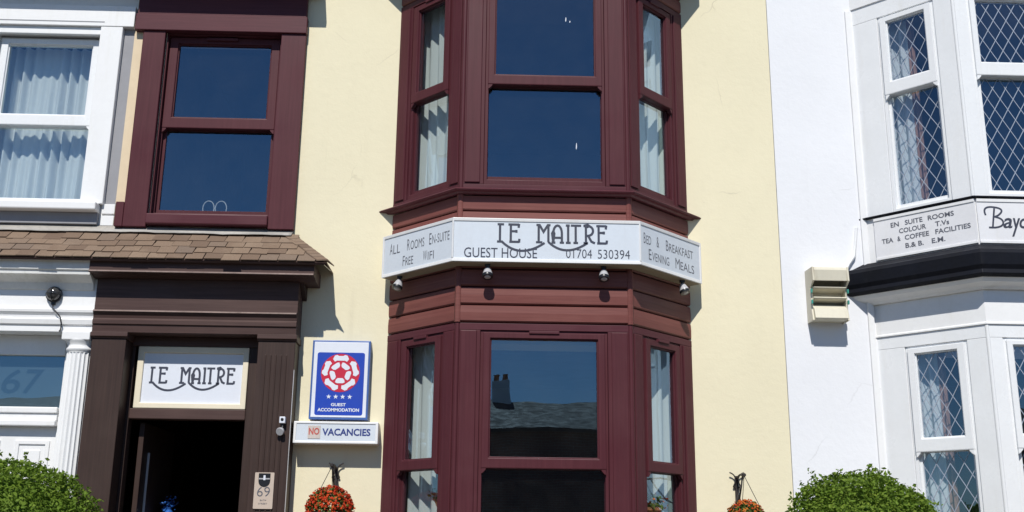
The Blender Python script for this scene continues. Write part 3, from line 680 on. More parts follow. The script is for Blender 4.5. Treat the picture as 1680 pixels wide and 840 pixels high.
# ---- hanging baskets on scroll brackets
def basket(x, zt, yc, rb, label_b, label_p, pm, nfl, lean=0):
    br = empty('basket_bracket', (x, -.01, zt), label_b, 'bracket', 'scroll brackets for the hanging baskets')
    bx('back_plate', 'iron', br, (x-.014, x+.014, -.012, -.001, zt-.24, zt+.02), .003)
    MB().tube([(x, -.010, zt), (x, yc*.5, zt+.02), (x, yc, zt+.01)], .008, 8).build('arm', 'iron', br, smooth=True)
    MB().tube([(x, -.012, zt-.20), (x, yc*.35, zt-.16), (x, yc*.65, zt-.06), (x, yc*.80, zt+.005)], .007, 8).build('brace', 'iron', br, smooth=True)
    for sg in (-1, 1):
        sp = [(x+sg*(.012+.030*t*math.sin(2.2*math.pi*t)+.03*t), -.013-.02*t, zt-.10+.13*t+.018*math.cos(2.2*math.pi*t)) for t in [i/16 for i in range(17)]]
        MB().tube(sp, .006, 6).build('scroll', 'iron', br, smooth=True)
    MB().lathe((x, yc, zt-.004), [(.004, 0), (.016, .006), (.016, .022), (.004, .03)], 10).build('finial', 'iron', br, smooth=True)
    zc = zt-.36                               # rim of the basket
    t = empty('hanging_basket', (x, yc, zc-.2), label_p, 'hanging basket', 'hanging baskets on the yellow wall')
    MB().lathe((x, yc, zc), [(.02, -.17), (.09, -.155), (.145, -.10), (.175, 0), (.165, 0), (.02, -.02)], 20).build('basket_bowl', 'coir', t, smooth=True)
    MB().tube([(x+.178*math.cos(a), yc+.178*math.sin(a), zc) for a in [i*math.pi/10 for i in range(20)]], .005, 6, True).build('rim', 'iron', t, smooth=True)
    for k in range(3):
        a = math.pi/2+k*2*math.pi/3
        MB().tube([(x+.175*math.cos(a), yc+.175*math.sin(a), zc), (x, yc, zt+.004)], .0028, 5).build('chain', 'iron', t)
    def samp():
        th = random.uniform(0, 2*math.pi); ph = math.acos(random.uniform(-.35, 1)); n = Vector((math.sin(ph)*math.cos(th), math.sin(ph)*math.sin(th), math.cos(ph)))
        r = rb*(random.uniform(.55, 1)**.5)*(1+.14*noise.noise(n*3+Vector((x, 0, 0)))); return Vector((x, yc, zc+.02))+Vector((n.x*r, n.y*r, n.z*r*.95)), n
    leaves(MB(), 1500, samp, .030).build('foliage', 'leaf2', t, fix=False, kind='stuff')
    def samp2():
        p, n = samp(); n2 = (p-Vector((x, yc, zc))).normalized(); p = Vector((x, yc, zc+.02))+n2*rb*random.uniform(.92, 1.06); return p, n2*2
    leaves(MB(), nfl, samp2, .030, .6).build('flowers', pm, t, fix=False, kind='stuff')
basket(-1.178, 2.222, -.28, .185, 'dark iron scroll bracket below the no vacancies sign', 'hanging basket with bright red flowers below the no vacancies sign', 'petal', 900)
basket(2.105, 2.19, -.28, .155, 'dark iron scroll bracket beside the boundary with the white house', 'smaller hanging basket of orange flowers beside the white house', 'petal_o', 420)

# ---- shingled lean-to roof over both doorways
prf = empty('porch_roof', (-3.2, -.2, 3.85), 'brown shingled lean-to roof with ragged edge running above both doorways', 'roof')
YE, ZE, YT, ZT = -.395, 3.872, -.004, 4.205         # eave and top edge
sl_len = math.hypot(YE-YT, ZT-ZE); sd = Vector((0, YT-YE, ZT-ZE))/sl_len; sn = Vector((0, -(ZT-ZE), -(YE-YT)))/sl_len; sn = Vector((0, -sd.z, sd.y))
def hip(s): return -1.300+(-1.672+1.300)*(s/sl_len)     # right hip line
RX0 = -5.4
mdk = MB(); P0 = [Vector((RX0, YE, ZE)), Vector((hip(0), YE, ZE)), Vector((hip(sl_len), YT, ZT)), Vector((RX0, YT, ZT))]
P0[0] = P0[0]-sd*.026; P0[1] = P0[1]-sd*.026
dk = [p-sn*.001 for p in P0]+[p-sn*.020 for p in P0]
dk[2].y = dk[3].y = dk[6].y = dk[7].y = -.003
mdk.raw(dk, [(0, 1, 2, 3), (7, 6, 5, 4), (0, 4, 5, 1), (1, 5, 6, 2), (3, 7, 4, 0)]).build('roof_deck', 'brown_x', prf)
mhp = MB().raw([(hip(0), YE, ZE), (hip(0)+.005, -.002, ZE), (hip(sl_len), -.002, ZT), (hip(0), YE, ZE-.018), (hip(0)+.005, -.002, ZE-.018)], [(0, 1, 2), (0, 3, 4, 1)]).build('hip_deck', 'shingle', prf)
def shingle_mesh(wd, ln, th=.008):
    m = MB(); a, b = wd/2, ln
    m.box(-a, a, 0, b, 0, th); me = bpy.data.meshes.new('shingle'); me.from_pydata(m.v, [], m.f); me.update(); me.materials.append(M['shingle'])
    bm = bmesh.new(); bm.from_mesh(me); bmesh.ops.recalc_face_normals(bm, faces=bm.faces); bm.to_mesh(me); bm.free(); return me
SW, EXP = .150, .113
smesh = [shingle_mesh(SW*random.uniform(.93, .98), .20+random.uniform(-.01, .01), random.uniform(.007, .012)) for _ in range(8)]
def place_shingle(x, s, wob=1, lift=0.0):
    o = bpy.data.objects.new('shingle', random.choice(smesh)); col.objects.link(o); o.parent = prf
    X = Vector((1, 0, 0)); Y = sd; Z = sn
    m = Matrix.Identity(4)
    for i in range(3): m[i][0] = X[i]; m[i][1] = Y[i]; m[i][2] = Z[i]
    m = m @ Matrix.Rotation(random.gauss(0, .011)*wob, 4, 'Z') @ Matrix.Rotation(R(-3.2)+random.gauss(0, .006), 4, 'X')
    p = Vector((x, YE, ZE))+sd*s+sn*(.010+lift)
    m.translation = p-WL[prf]; o.matrix_local = m; WL[o] = p
nrow = 4
for r in range(nrow):
    s = -.030+r*EXP+random.uniform(-.003, .003); x = RX0+(SW*.5 if r % 2 else 0)+random.uniform(-.02, .02)
    while x < hip(s+.06)-.085:
        drop = random.choice([0]*16+[-.014, -.02, .012]); place_shingle(x, min(s+random.gauss(0, .004)+drop, sl_len-.19), 1, .002 if drop else 0)
        x += SW*random.uniform(.97, 1.04)
# hip shingles folding down the right-hand edge
for i in range(8):
    s = -.02+i*.058; t0 = min(1, s/sl_len); 
    pa = Vector((hip(s), YE+(YT-YE)*t0, ZE+(ZT-ZE)*t0)); dirh = Vector((-1.672+1.300, YT-YE, ZT-ZE)).normalized()
    right = Vector((1, .25, -.75)).normalized(); left = Vector((-1, 0, .03))
    a = pa+sn*.020; b = a+dirh*.12-Vector((0, 0, .006)); m = MB(); th = Vector((0, -.003, .010))
    j1 = random.uniform(.075, .10); j2 = random.uniform(.05, .075)
    v = [a+left*j1, a+Vector((0, 0, .008)), a+right*j2, b+left*j1, b+Vector((0, 0, .008)), b+right*j2]
    m.raw(v+[p-th for p in v], [(0, 1, 4, 3), (1, 2, 5, 4), (9, 10, 7, 6), (10, 11, 8, 7), (0, 6, 7, 1), (1, 7, 8, 2), (3, 4, 10, 9), (4, 5, 11, 10), (0, 3, 9, 6), (2, 8, 11, 5)])
    m.build('hip_shingle', 'shingle', prf)
# lead flashing dressed over the top course
fl = MB(); nn = 90
top, bot = [], []
for i in range(nn+1):
    x = RX0+(-1.66-RX0)*i/nn; q = .075+.022*noise.noise(Vector((x*2.5, 0, 3)))+.008*noise.noise(Vector((x*14, 0, 3)))
    lift = .034+.006*noise.noise(Vector((x*6, 4, 1)))
    pt = Vector((x, -.006, ZT+.052+.012*noise.noise(Vector((x*3, 1, 0))))); pm_ = Vector((x, -.018, ZT+.012))+sn*.012; pb = Vector((x, YT, ZT))-sd*q+sn*lift
    top.append((pt, pm_, pb))
for a, b, c in top: fl.v += [a, b, c]
for i in range(nn):
    for j in range(2): fl.f.append((i*3+j, i*3+j+1, (i+1)*3+j+1, (i+1)*3+j))
flo = fl.build('flashing', 'lead', prf, smooth=True); so_ = flo.modifiers.new('solid', 'SOLIDIFY'); so_.thickness = .004; so_.offset = -1

# =================================================================== WHITE HOUSE ON THE LEFT (67)
lh = empty('terraced_house', (-5.4, 0, 0), 'white painted terraced house with fluted column by its door and number 67', 'house')
LX0 = -7.6
wall_holes(LX0, -3.207, .1, TOP, .012, .30, [(-4.43, -3.50, 4.44, 6.06), (-4.62, -3.43, .62, 3.26)]).build('wall', 'white_render_old', lh)
room(lh, -5.2, -3.25, .29, 4, 4.05, 6.8); room(lh, -5.2, -3.25, .29, 4, .6, 3.6, 'room_dark')
bx('house_roof', 'slate', lh, (LX0, -3.209, -.25, 6, TOP, TOP+.2), .01)
bx('party_strip', 'cream', lh, (-3.206, -3.118, -.012, -.0005, 4.46, 6.095), .002)
bx('grey_channel', 'grey', lh, (-3.300, -3.2065, .002, .011, 4.45, 6.12), .001)
bx('channel_block', 'white_gloss', lh, (-3.318, -3.2065, -.012, .0115, 4.36, 4.449), .004); bx('channel_block', 'white_gloss', lh, (-3.318, -3.2065, -.012, .0115, 4.255, 4.345), .004)
bx('channel_block', 'white_gloss', lh, (-3.318, -3.2065, -.012, .0115, 6.125, 6.165), .004)
ws = MB(F0).box(-3.50, -3.303, -.011, .050, 4.44, 6.118).build('window_surround', 'white_gloss', lh, .006)
bx('architrave', 'white_gloss', ws, (-4.62, -4.432, -.05, .011, 4.44, 6.118), .006)
bx('lintel', 'white_gloss', ws, (-4.66, -3.206, -.055, .011, 6.1185, 6.32), .005)
bx('inner_lintel', 'white_gloss', ws, (-4.431, -3.501, -.028, .011, 6.045, 6.1175), .005)
bx('lintel_groove', 'grey', ws, (-4.60, -3.47, -.0575, -.0545, 6.155, 6.163), 0)
bx('window_sill', 'white_gloss', ws, (-4.66, -3.335, -.12, .12, 4.365, 4.4395), .012)
bx('sill_apron', 'grey', ws, (-4.62, -3.34, -.035, .0115, 4.26, 4.3645), .004)
MB().prism([(-.001, 6.475), (-.16, 6.475), (-.26, 6.53), (-.30, 6.55), (-.30, 6.63), (-.001, 6.73)], -4.75, -3.205).build('window_hood', 'white_gloss', ws, .004)
sash_window(F0, ws, None, 4.445, 6.044, -4.430, -3.501, (.085, .055), (5.190, 5.292), 'glass', ('white_upvc', 'white_upvc'), nb=-.055)
# doorway of the white house
pc = MB().prism([(.0, 3.285), (-.20, 3.285), (-.20, 3.335), (-.215, 3.345), (-.222, 3.385), (-.20, 3.40), (-.205, 3.425), (-.225, 3.445), (-.228, 3.468), (-.20, 3.475), (-.195, 3.735), (.0, 3.735)], -5.1, -3.2065).build('door_surround', 'white_gloss', lh, .002)
MB().prism([(.0, 3.6355), (-.21, 3.6355), (-.235, 3.69), (-.31, 3.735), (-.335, 3.738), (-.338, 3.765), (-.352, 3.775), (-.362, 3.835), (-.37, 3.852), (.0, 3.852)], -5.15, -3.2335).build('cornice', m_paint('stained_white', (.78, .78, .76), .5, .35, .08, .2, dirt=(.44, .44, .36)), pc, .002)
cl_ = MB(); CX, CY = -3.312, -.115
rings = [.62, 1.0, 2.0, 2.7, 3.115]; nfl = 20; seg = nfl*6
for z in rings:
    base = .117-.010*(z-.6)/2.5
    for j in range(seg):
        a = 2*math.pi*j/seg; ph = (j % 6)/6.0; r = base-(.011*math.sin(math.pi*ph) if 0 < j % 6 < 6 else 0)
        cl_.v.append(Vector((CX+r*math.cos(a), CY+r*math.sin(a), z)))
for i in range(len(rings)-1):
    for j in range(seg): cl_.f.append((i*seg+j, i*seg+(j+1) % seg, (i+1)*seg+(j+1) % seg, (i+1)*seg+j))
cl_.f.append(tuple(range(len(cl_.v)-seg, len(cl_.v))))
colm = cl_.build('column', 'white_gloss', pc)
MB().lathe((CX, CY, 3.1155), [(.104, 0), (.106, .012), (.116, .022), (.116, .038), (.108, .046), (.108, .070), (.122, .088), (.126, .100)], 28).build('capital', 'white_gloss', colm, smooth=True)
bx('abacus', 'white_gloss', colm, (CX-.128, CX+.100, CY-.118, CY+.10, 3.216, 3.2845), .006)
bx('jamb', 'white_gloss', pc, (-3.4725, -3.4301, -.02, .10, .62, 3.2845), .004)
bx('transom_frame', 'white_gloss', pc, (-4.60, -3.473, -.03, .08, 3.118, 3.2845), .006)
bx('transom_bar', 'white_gloss', pc, (-4.60, -3.473, -.055, .08, 2.635, 2.686), .008); bx('transom_bar', 'white_gloss', pc, (-4.60, -3.473, -.040, .08, 2.578, 2.6345), .006)
bx('transom_bar', 'white_gloss', pc, (-4.60, -3.473, -.070, .08, 2.530, 2.5775), .008)
tg = MB(F0).box(-4.60, -3.4731, -.022, -.014, 2.6862, 3.1178).build('transom_pane', 'glass', pc)
MB(F0).box(-4.60, -3.4732, -.030, -.0262, 2.6863, 3.1177).build('frosted_film', 'frost', pc)
for ch, a, c in (('6', -3.985, -3.832), ('7', -3.805, -3.645)): text_obj(ch, (a, c, 2.800, 3.005), F0, pc, 'etched', -.026, bold=.012, shear=.15)
d67 = MB(F0).box(-4.58, -3.474, -.06, -.005, .66, 2.5295).build('front_door', 'white_gloss', lh, .004)
MB(F0).ring(-3.80, -3.52, 1.75, 2.42, -3.765, -3.555, 1.785, 2.385, -.005, .006).build('door_panel', 'white_gloss', d67, .005)
MB(F0).ring(-4.25, -3.92, 1.75, 2.42, -4.215, -3.955, 1.785, 2.385, -.005, .006).build('door_panel', 'white_gloss', d67, .005)
MB(F0).box(-3.73, -3.59, -.005, .004, 1.82, 2.34).build('door_panel', 'white_gloss', d67, .004)
bx('step', 'stone', lh, (-4.62, -3.25, -.6, -.0005, .1, .60), .012)
# bulkhead lamp with its cable
wl = empty('wall_lamp', (-3.549, -.2, 3.5), 'round black bulkhead lamp with dangling cable on the white frieze', 'lamp')
MB().lathe((-3.549, -.1955, 3.592), [(.060, 0), (.066, .012), (.066, .030), (.058, .036)], 24, (0, -1, 0)).build('base', 'black', wl, smooth=True)
MB().lathe((-3.549, -.2315, 3.592), [(.056, 0), (.053, .020), (.040, .040), (.018, .050)], 24, (0, -1, 0)).build('globe', m_paint('smoked_glass', (.05, .05, .05), .12, .6, .2, 0), wl, smooth=True)
for a in (0, 90):
    MB().tube([(-3.549+.058*math.cos(R(t))*math.cos(R(a)), -.2335-.052*math.sin(R(t)), 3.592+.058*math.cos(R(t))*math.sin(R(a))) for t in range(0, 181, 15)], .005, 6).build('guard', 'black', wl, smooth=True)
bx('gland', 'black', wl, (-3.564, -3.534, -.225, -.1955, 3.505, 3.535), .004)
MB().tube([(-3.549, -.215, 3.506), (-3.540, -.235, 3.475), (-3.505, -.236, 3.44), (-3.470, -.234, 3.40), (-3.455, -.230, 3.34), (-3.462, -.212, 3.30), (-3.475, -.206, 3.288)], .0055, 6).build('cable', 'black', wl, smooth=True)

# =================================================================== WHITE HOUSE ON THE RIGHT
rh = empty('terraced_house', (5, 0, 0), 'white rendered terraced house with leaded bay windows and black gutter cornice', 'house')
rb_ = Bay(3.365, 6.06, .655)
wall_holes(2.576, 8.2, .1, TOP, -.006, .30, [(3.43, 5.95, 4.55, 6.50), (3.43, 5.95, 1.40, 3.28)]).build('wall', 'white_render', rh)
room(rh, 2.62, 7.0, .29, 4.8, 4.05, 6.8); room(rh, 2.62, 7.0, .29, 4.8, .6, 3.7)
bx('house_roof', 'slate', rh, (2.576, 8.2, -.25, 6, TOP, TOP+.2), .01)

def clip_poly(poly, u0, u1, z0, z1):
    for ax, lim, sg in ((0, u0, 1), (0, u1, -1), (1, z0, 1), (1, z1, -1)):
        out = []
        for i in range(len(poly)):
            p, q = poly[i], poly[(i+1) % len(poly)]; dp, dq = sg*(p[ax]-lim), sg*(q[ax]-lim)
            if dp >= 0: out.append(p)
            if dp*dq < 0: t = dp/(dp-dq); out.append((p[0]+(q[0]-p[0])*t, p[1]+(q[1]-p[1])*t))
        poly = out
        if len(poly) < 3: return []
    return poly
def area(p): return abs(sum(p[i][0]*p[(i+1) % len(p)][1]-p[(i+1) % len(p)][0]*p[i][1] for i in range(len(p))))/2
def leaded(f, parent, rect, dw, dh, single=True, sw_=.0058):
    u0, u1, z0, z1, n = rect
    # the diamonds of glass
    if single:
        ni = int((u1-u0)/dw)+3; nj = int((z1-z0)/dh)+3
        for i in range(-1, 2*ni):
            for j in range(-1, 2*nj):
                if (i+j) % 2: continue
                c = (u0+i*dw/2, z1-j*dh/2); h = .497
                p = clip_poly([(c[0]-dw*h, c[1]), (c[0], c[1]-dh*h), (c[0]+dw*h, c[1]), (c[0], c[1]+dh*h)], u0, u1, z0, z1)
                if len(p) < 3 or area(p) < 2e-4: continue
                MB(f).slab(p, n-.002, n+.002).build('pane', 'glass_blue', parent)
    else: MB(f).box(u0, u1, n-.002, n+.002, z0, z1).build('pane', 'glass_blue', parent)
    m = MB(f)
    # lead strips both ways
    L = math.hypot(dw, dh); du, dz = dw/L, dh/L
    for sg in (-1, 1):
        k = -60
        while k < 60:
            c = u0+(k+.5)*dw
            pts = [(c-20*dw, z1-20*dh*sg), (c+20*dw, z1+20*dh*sg)]; nx, nz = -dz*sg*sw_/2, du*sw_/2
            poly = [(pts[0][0]+nx, pts[0][1]+nz), (pts[1][0]+nx, pts[1][1]+nz), (pts[1][0]-nx, pts[1][1]-nz), (pts[0][0]-nx, pts[0][1]-nz)]
            p = clip_poly(poly, u0, u1, z0, z1)
            if len(p) >= 3 and area(p) > 1e-5: m.slab(p, n+.0022, n+.0045+.0005*sg)
            k += 1
    m.build('lead_lattice', 'lead_line', parent)
def right_bay(z0, z1, rail, zb, singles):
    b = rb_
    body = b.sweep([(-.12, z1-.05), (0, z1-.05), (0, zb), (-.12, zb)]).build('bay_window', 'white_upvc', rh, .003)
    b.sweep([(-.12, z0-.10), (.0, z0-.10), (.0, z0), (-.12, z0)]).build('bottom_rail', 'white_upvc', body, .003)
    for f, us in ((b.L, ((.0, .24), (.755, b.wc))), (b.R_, ((.0, .24), (.755, b.wc))), (b.F, ((0, .12), (b.wf-.12, b.wf)))):
        for a, c in us: MB(f).box(a+.001, c-.001, -.118, -.001, z0+.0005, z1-.0505).build('post', 'white_upvc', body, .004)
    MB().tube([(b.cl+.004, -b.d+.010, z0-.1), (b.cl+.004, -b.d+.010, zb)], .016, 10).build('corner_bead', 'white_upvc', body, smooth=True)
    for f, a, c, gi, sg in ((b.L, .24, .755, (.080, .050), singles[0]), (b.F, .12, b.wf-.12, (.070, .070), singles[1]), (b.R_, .24, .755, (.080, .050), False)):
        ra, rb2 = sash_window(f, body, None, z0, z1-.0505, a+.0005, c-.0005, gi, rail, 'glass_blue', ('white_upvc', 'white_upvc'), glassname=None)
        for rc in (ra, rb2): leaded(f, body, (rc[0]-.006, rc[1]+.006, rc[2]-.006, rc[3]+.006, rc[4]), .112, .190, sg)
    return body
right_bay(4.452, 6.375, (5.550, 5.670), 6.48, (True, True))
right_bay(1.42, 3.330, (2.405, 2.512), 3.385, (True, False))
# band above the first floor windows, shelf, sign band, cornice, lower frieze
rb_.sweep([(-.12, 6.4805), (.012, 6.4805), (.016, 6.70), (.10, 6.76), (.14, 6.86), (-.12, 6.92)]).build('bay_cornice', 'white_gloss', rh, .004)
rb_.sweep([(-.12, 3.3855), (.012, 3.3855), (.012, 3.40), (.004, 3.406), (.004, 3.668), (-.12, 3.668)]).build('frieze', 'white_gloss', rh, .002)
rb_.sweep([(-.12, 3.6685), (.035, 3.6685), (.055, 3.688), (.110, 3.712), (.135, 3.744), (-.12, 3.744)]).build('bed_mould', 'white_gloss', rh, .002)
gut = rb_.sweep([(-.12, 3.7445), (.150, 3.7445), (.178, 3.765), (.170, 3.80), (.188, 3.835), (.195, 3.93), (.175, 3.965), (.12, 3.985), (.05, 4.035), (-.12, 4.035)]).build('cornice_gutter', 'gutter', rh, .003)
rb_.sweep([(-.12, 4.0355), (.026, 4.0355), (.026, 4.435), (-.12, 4.435)]).build('sign_backing', 'white_gloss', rh)
rb_.sweep([(-.10, 4.4355), (.055, 4.4355), (.058, 4.448), (.02, 4.462), (.0005, 4.464), (-.10, 4.351)][:5]+[(-.10, 4.464)]).build('lead_ledge', 'gutter', rh, .002)
MB().raw([(3.45, .305, 6.40), (3.45, .0, 6.40), (rb_.cl, -.56, 6.40), (rb_.cr, -.56, 6.40), (5.93, .0, 6.40), (5.93, .305, 6.40)], [(5, 4, 3, 2, 1, 0)]).build('bay_ceiling', 'room', rh, fix=False)
rb_.sweep([(-.2, .1), (.0, .1), (.0, 1.30), (-.2, 1.30)]).build('bay_base', 'white_render', rh)
rb_.sweep([(-.2, 1.3005), (.06, 1.3005), (.06, 1.319), (-.2, 1.319)]).build('bay_sill', 'white_gloss', rh, .004)
MB().raw([(3.44, .02, 4.40), (rb_.cl, -.56, 4.40), (rb_.cr, -.56, 4.40), (5.94, .02, 4.40)], [(0, 1, 2, 3)]).build('bay_floor', 'room', rh, fix=False)
MB().raw([(3.44, .02, 3.44), (rb_.cl, -.56, 3.44), (rb_.cr, -.56, 3.44), (5.94, .02, 3.44)], [(3, 2, 1, 0)]).build('bay_ceiling', 'room', rh, fix=False)
MB().box(3.300, 3.352, -.030, -.0065, .2, 6.47).build('cover_strip', 'white_gloss', rh, .006)
# its sign boards
sg = empty('house_sign', (4.1, -.65, 4.05), 'off white sign boards with script name and list of room facilities on white bay', 'sign')
ra = .026; GL = rb_.L; GF = rb_.F
M['off_sign'] = m_paint('off_white_board', (.76, .76, .78), .4, .4, .05, .04, dirt=(.66, .65, .62))
for f, a, c, n in ((GL, .075, rb_.wc+.018, 'side'), (GF, .002, rb_.wf-.002, 'front'), (rb_.R_, .075, rb_.wc+.018, 'side')):
    pb = MB(f).box(a, c, ra+.0005, ra+.014, 4.048, 4.428).build('sign_board', 'off_sign', sg, .003)
    for za, zb in ((4.0485, 4.072), (4.400, 4.4275)): MB(f).box(a+.001, c-.001, ra+.0138, ra+.021, za, zb).build('edging', 'sign_trim', sg, .003)
LT = ra+.0142
for t, u0, u1, z in (('EN', .227, .300, 4.318), ('SUITE', .353, .507, 4.318), ('ROOMS', .552, .772, 4.318), ('COLOUR', .296, .532, 4.253), ('T.Vs', .609, .727, 4.253),
                     ('TEA', .137, .239, 4.187), ('&', .276, .304, 4.187), ('COFFEE', .341, .552, 4.187), ('FACILITIES', .605, .898, 4.187), ('B.& B.', .341, .499, 4.115), ('E.M.', .568, .682, 4.115)):
    text_obj(t, (u0, u1, z, z+.043), GL, sg, 'letter_soft', LT, bold=.02)
MBs = [bez((.055, .195), (.02, .285), (.12, .285))+bez((.12, .285), (.28, .275), (.195, .205))[1:]+bez((.195, .205), (.17, .183), (.135, .18))[1:], bez((.135, .182), (.245, .165), (.225, .105))+bez((.225, .105), (.20, .058), (.075, .065))[1:], [(.150, .270), (.115, .068)], [(.075, .065), (.150, .065)]]
strokes(MBs, GF, sg, 'letter', .025, 4.13, .80, .80, .015, LT+.001)
for ch, a, c, za, zb in (('a', .205, .282, 4.178, 4.266), ('y', .268, .352, 4.108, 4.266), ('o', .340, .415, 4.178, 4.266)): text_obj(ch, (a, c, za, zb), GF, sg, 'letter', LT, bold=.016, shear=.28)
# louvred box on its wall
vb = empty('vent_box', (2.93, -.01, 3.5), 'beige stepped box with open slots fixed high on the white wall', 'wall box')
VX0, VX1 = 2.790, 3.080
for a, c in ((VX0-.012, VX0+.004), (VX1-.004, VX1+.012)):
    MB().prism([(-.0065, 3.965), (-.215, 3.955), (-.225, 3.83), (-.14, 3.79), (-.14, 3.60), (-.165, 3.50), (-.0065, 3.500)], a, c).build('cheek', 'beige', vb, .004)
MB().prism([(-.0065, 3.962), (-.212, 3.952), (-.222, 3.925), (-.212, 3.832), (-.190, 3.836), (-.190, 3.93), (-.0065, 3.94)], VX0+.0045, VX1-.0045).build('hood', 'beige', vb, .004)
MB().box(VX0+.0045, VX1-.0045, -.040, -.0066, 3.51, 3.935).build('back_plate', 'beige', vb, .003)
for z in (3.765, 3.675): MB().prism([(-.0405, z-.01), (-.165, z+.008), (-.178, z+.018), (-.165, z+.028), (-.0405, z+.020)], VX0+.0045, VX1-.0045).build('louvre', 'beige', vb, .003)
MB().prism([(-.0405, 3.512), (-.170, 3.505), (-.190, 3.515), (-.165, 3.600), (-.110, 3.640), (-.0405, 3.640)], VX0+.0045, VX1-.0045).build('lower_lip', 'beige', vb, .004)
for x in (VX0-.016, VX1+.004):
    for z in (3.735, 3.640): MB().box(x, x+.012, -.176, -.148, z, z+.035).build('clip', 'green_clip', vb, .003)
# white cable looping from the box to the sign
cb = MB(); cp = [(3.085, -.020, 3.52), (3.105, -.022, 3.62), (3.100, -.022, 3.80), (3.115, -.024, 3.93), (3.165, -.03, 4.03), (3.215, -.03, 4.10), (3.235, -.028, 4.22), (3.255, -.026, 4.36)]
cb.tube(cp, .014, 8).build('wall_cable', 'white_upvc', None, smooth=True, label='white cable looping up the white wall beside the sign boards', cat='cable')

# =================================================================== CURTAINS AND WINDOW ORNAMENTS
def curtain(name, label, f, u0, u1, z0, z1, n, waves, amp, mat, seed, group, skew=0.0):
    nx, nz = int(waves*10), 10; m = MB(f); rn = random.Random(seed); ph = [rn.uniform(-.6, .6) for _ in range(int(waves)+2)]; am = [rn.uniform(.6, 1.3) for _ in range(int(waves)+2)]
    for j in range(nz+1):
        t = j/nz; z = z0+(z1-z0)*t
        for i in range(nx+1):
            s = i/nx; k = s*waves; q = int(k)
            off = amp*am[q]*math.sin(2*math.pi*k+ph[q]*(1-t))*(1-.35*t)+amp*.4*math.sin(5.1*k+3*t)
            m.add([(u0+(u1-u0)*s+skew*(1-t)*math.sin(k)*.01, n+off, z)], [])
    for j in range(nz):
        for i in range(nx): a = j*(nx+1)+i; m.f.append((a, a+1, a+nx+2, a+nx+1))
    o = m.build(name, mat, None, smooth=True, fix=False, label=label, cat='curtain', group=group)
    return o
G1 = 'net curtains in the maroon bay'
curtain('net_curtain', 'white net curtain in the maroon upper bay side beside the doorway half', bay.L, .13, .80, 4.46, 6.38, -.17, 6, .026, 'net', 1, G1)
curtain('net_curtain', 'white net curtain in the maroon upper bay side facing the white house', bay.R_, .08, .80, 4.46, 6.38, -.17, 6, .022, 'net', 2, G1)
curtain('net_curtain', 'white net curtain in the maroon ground floor bay side beside the rose sign', bay.L, .15, .80, 1.26, 3.30, -.17, 5, .026, 'net', 3, G1)
curtain('net_curtain', 'white net curtain in the maroon ground floor bay side facing the white house', bay.R_, .08, .80, 1.26, 3.30, -.17, 5, .022, 'net', 4, G1)
curtain('voile_curtain', 'pleated white voile curtain across the white framed upper window', F0, -4.44, -3.50, 4.40, 6.02, -.24, 11, .030, 'voile', 5, None)
for zz0, zz1, nm in ((4.42, 6.30, 'first floor'), (1.40, 3.28, 'ground floor')):
    curtain('lace_curtain', 'pale lace curtain behind diamond leaded %s side window' % nm, rb_.L, .20, .44, zz0, zz1, -.155, 3, .020, 'lace', 6+int(zz0), 'lace curtains in the white bay')
    curtain('drape', 'narrow brown drape behind diamond leaded %s side window' % nm, rb_.L, .435, .50, zz0, zz1, -.17, 2, .018, 'drape', 8+int(zz0), 'drapes in the white bay')

wo_ = empty('wire_ornament', (-2.41, .22, 4.39), 'small wire twin loop ornament standing inside the maroon framed upper window', 'ornament')
for sg_ in (-1, 1):
    MB().tube([(-2.41+sg_*(.055+.050*math.cos(a)), .22, 4.50+.070*math.sin(a)) for a in [i*math.pi/9 for i in range(18)]], .005, 6, True).build('wire_loop', 'steel', wo_, smooth=True)
bx('stand', 'steel', wo_, (-2.51, -2.31, .19, .25, 4.3905, 4.434), .002)
def pot_plant(x, y, zt, label, flower, lab2):
    st = empty('plant_stand', (x, y, .66), lab2, 'plant stand', 'plant stands inside the bay')
    MB().lathe((x, y, .66), [(.13, 0), (.13, .03), (.03, .06), (.025, .5), (.03, zt-.66-.04), (.13, zt-.66-.03), (.13, zt-.66)], 20).build('pedestal', 'brown_v', st, smooth=True)
    t = empty('potted_plant', (x, y, zt), label, 'potted plant', 'potted plants inside the bay')
    MB().lathe((x, y, zt), [(.055, 0), (.085, .115), (.092, .115), (.092, .14), (.080, .14), (.075, .12), (.01, .118)], 20).build('pot', 'terracotta', t, smooth=True)
    def sm():
        n = Vector((random.gauss(0, 1), random.gauss(0, 1), abs(random.gauss(0, 1)))).normalized(); return Vector((x, y, zt+.13))+n*random.uniform(.03, .13), n
    leaves(MB(), 170, sm, .05).build('foliage', 'leaf2', t, fix=False, kind='stuff')
    if flower: leaves(MB(), 45, lambda: (lambda p, n: (p+n*.03, n))(*sm()), .035).build('flowers', 'petal_o', t, fix=False, kind='stuff')
pot_plant(-.30, -.17, 1.86, 'terracotta pot with small leafy plant inside the bay beside the red flower basket', False, 'dark turned stand under the leafy potted plant')
pot_plant(1.36, -.20, 1.80, 'terracotta pot with orange flowers inside the bay beside the orange flower basket', True, 'dark turned stand under the orange flowered pot')
vz = empty('blue_vase', (-2.66, .55, 1.75), 'small blue vase inside the dark doorway', 'vase')
MB().lathe((-2.66, .55, 1.75), [(.04, 0), (.06, .05), (.05, .11), (.02, .15), (.028, .17)], 18).build('vase_body', 'bluepot', vz, smooth=True)
leaves(MB(), 60, lambda: (Vector((-2.66, .55, 1.95))+Vector((random.gauss(0, .03), random.gauss(0, .03), random.gauss(0, .03))), Vector((0, 0, 1))), .03).build('flowers', 'bluepot', vz, fix=False, kind='stuff')
ht = empty('hall_table', (-2.62, .55, .66), 'narrow dark table inside the doorway under the blue vase', 'table')
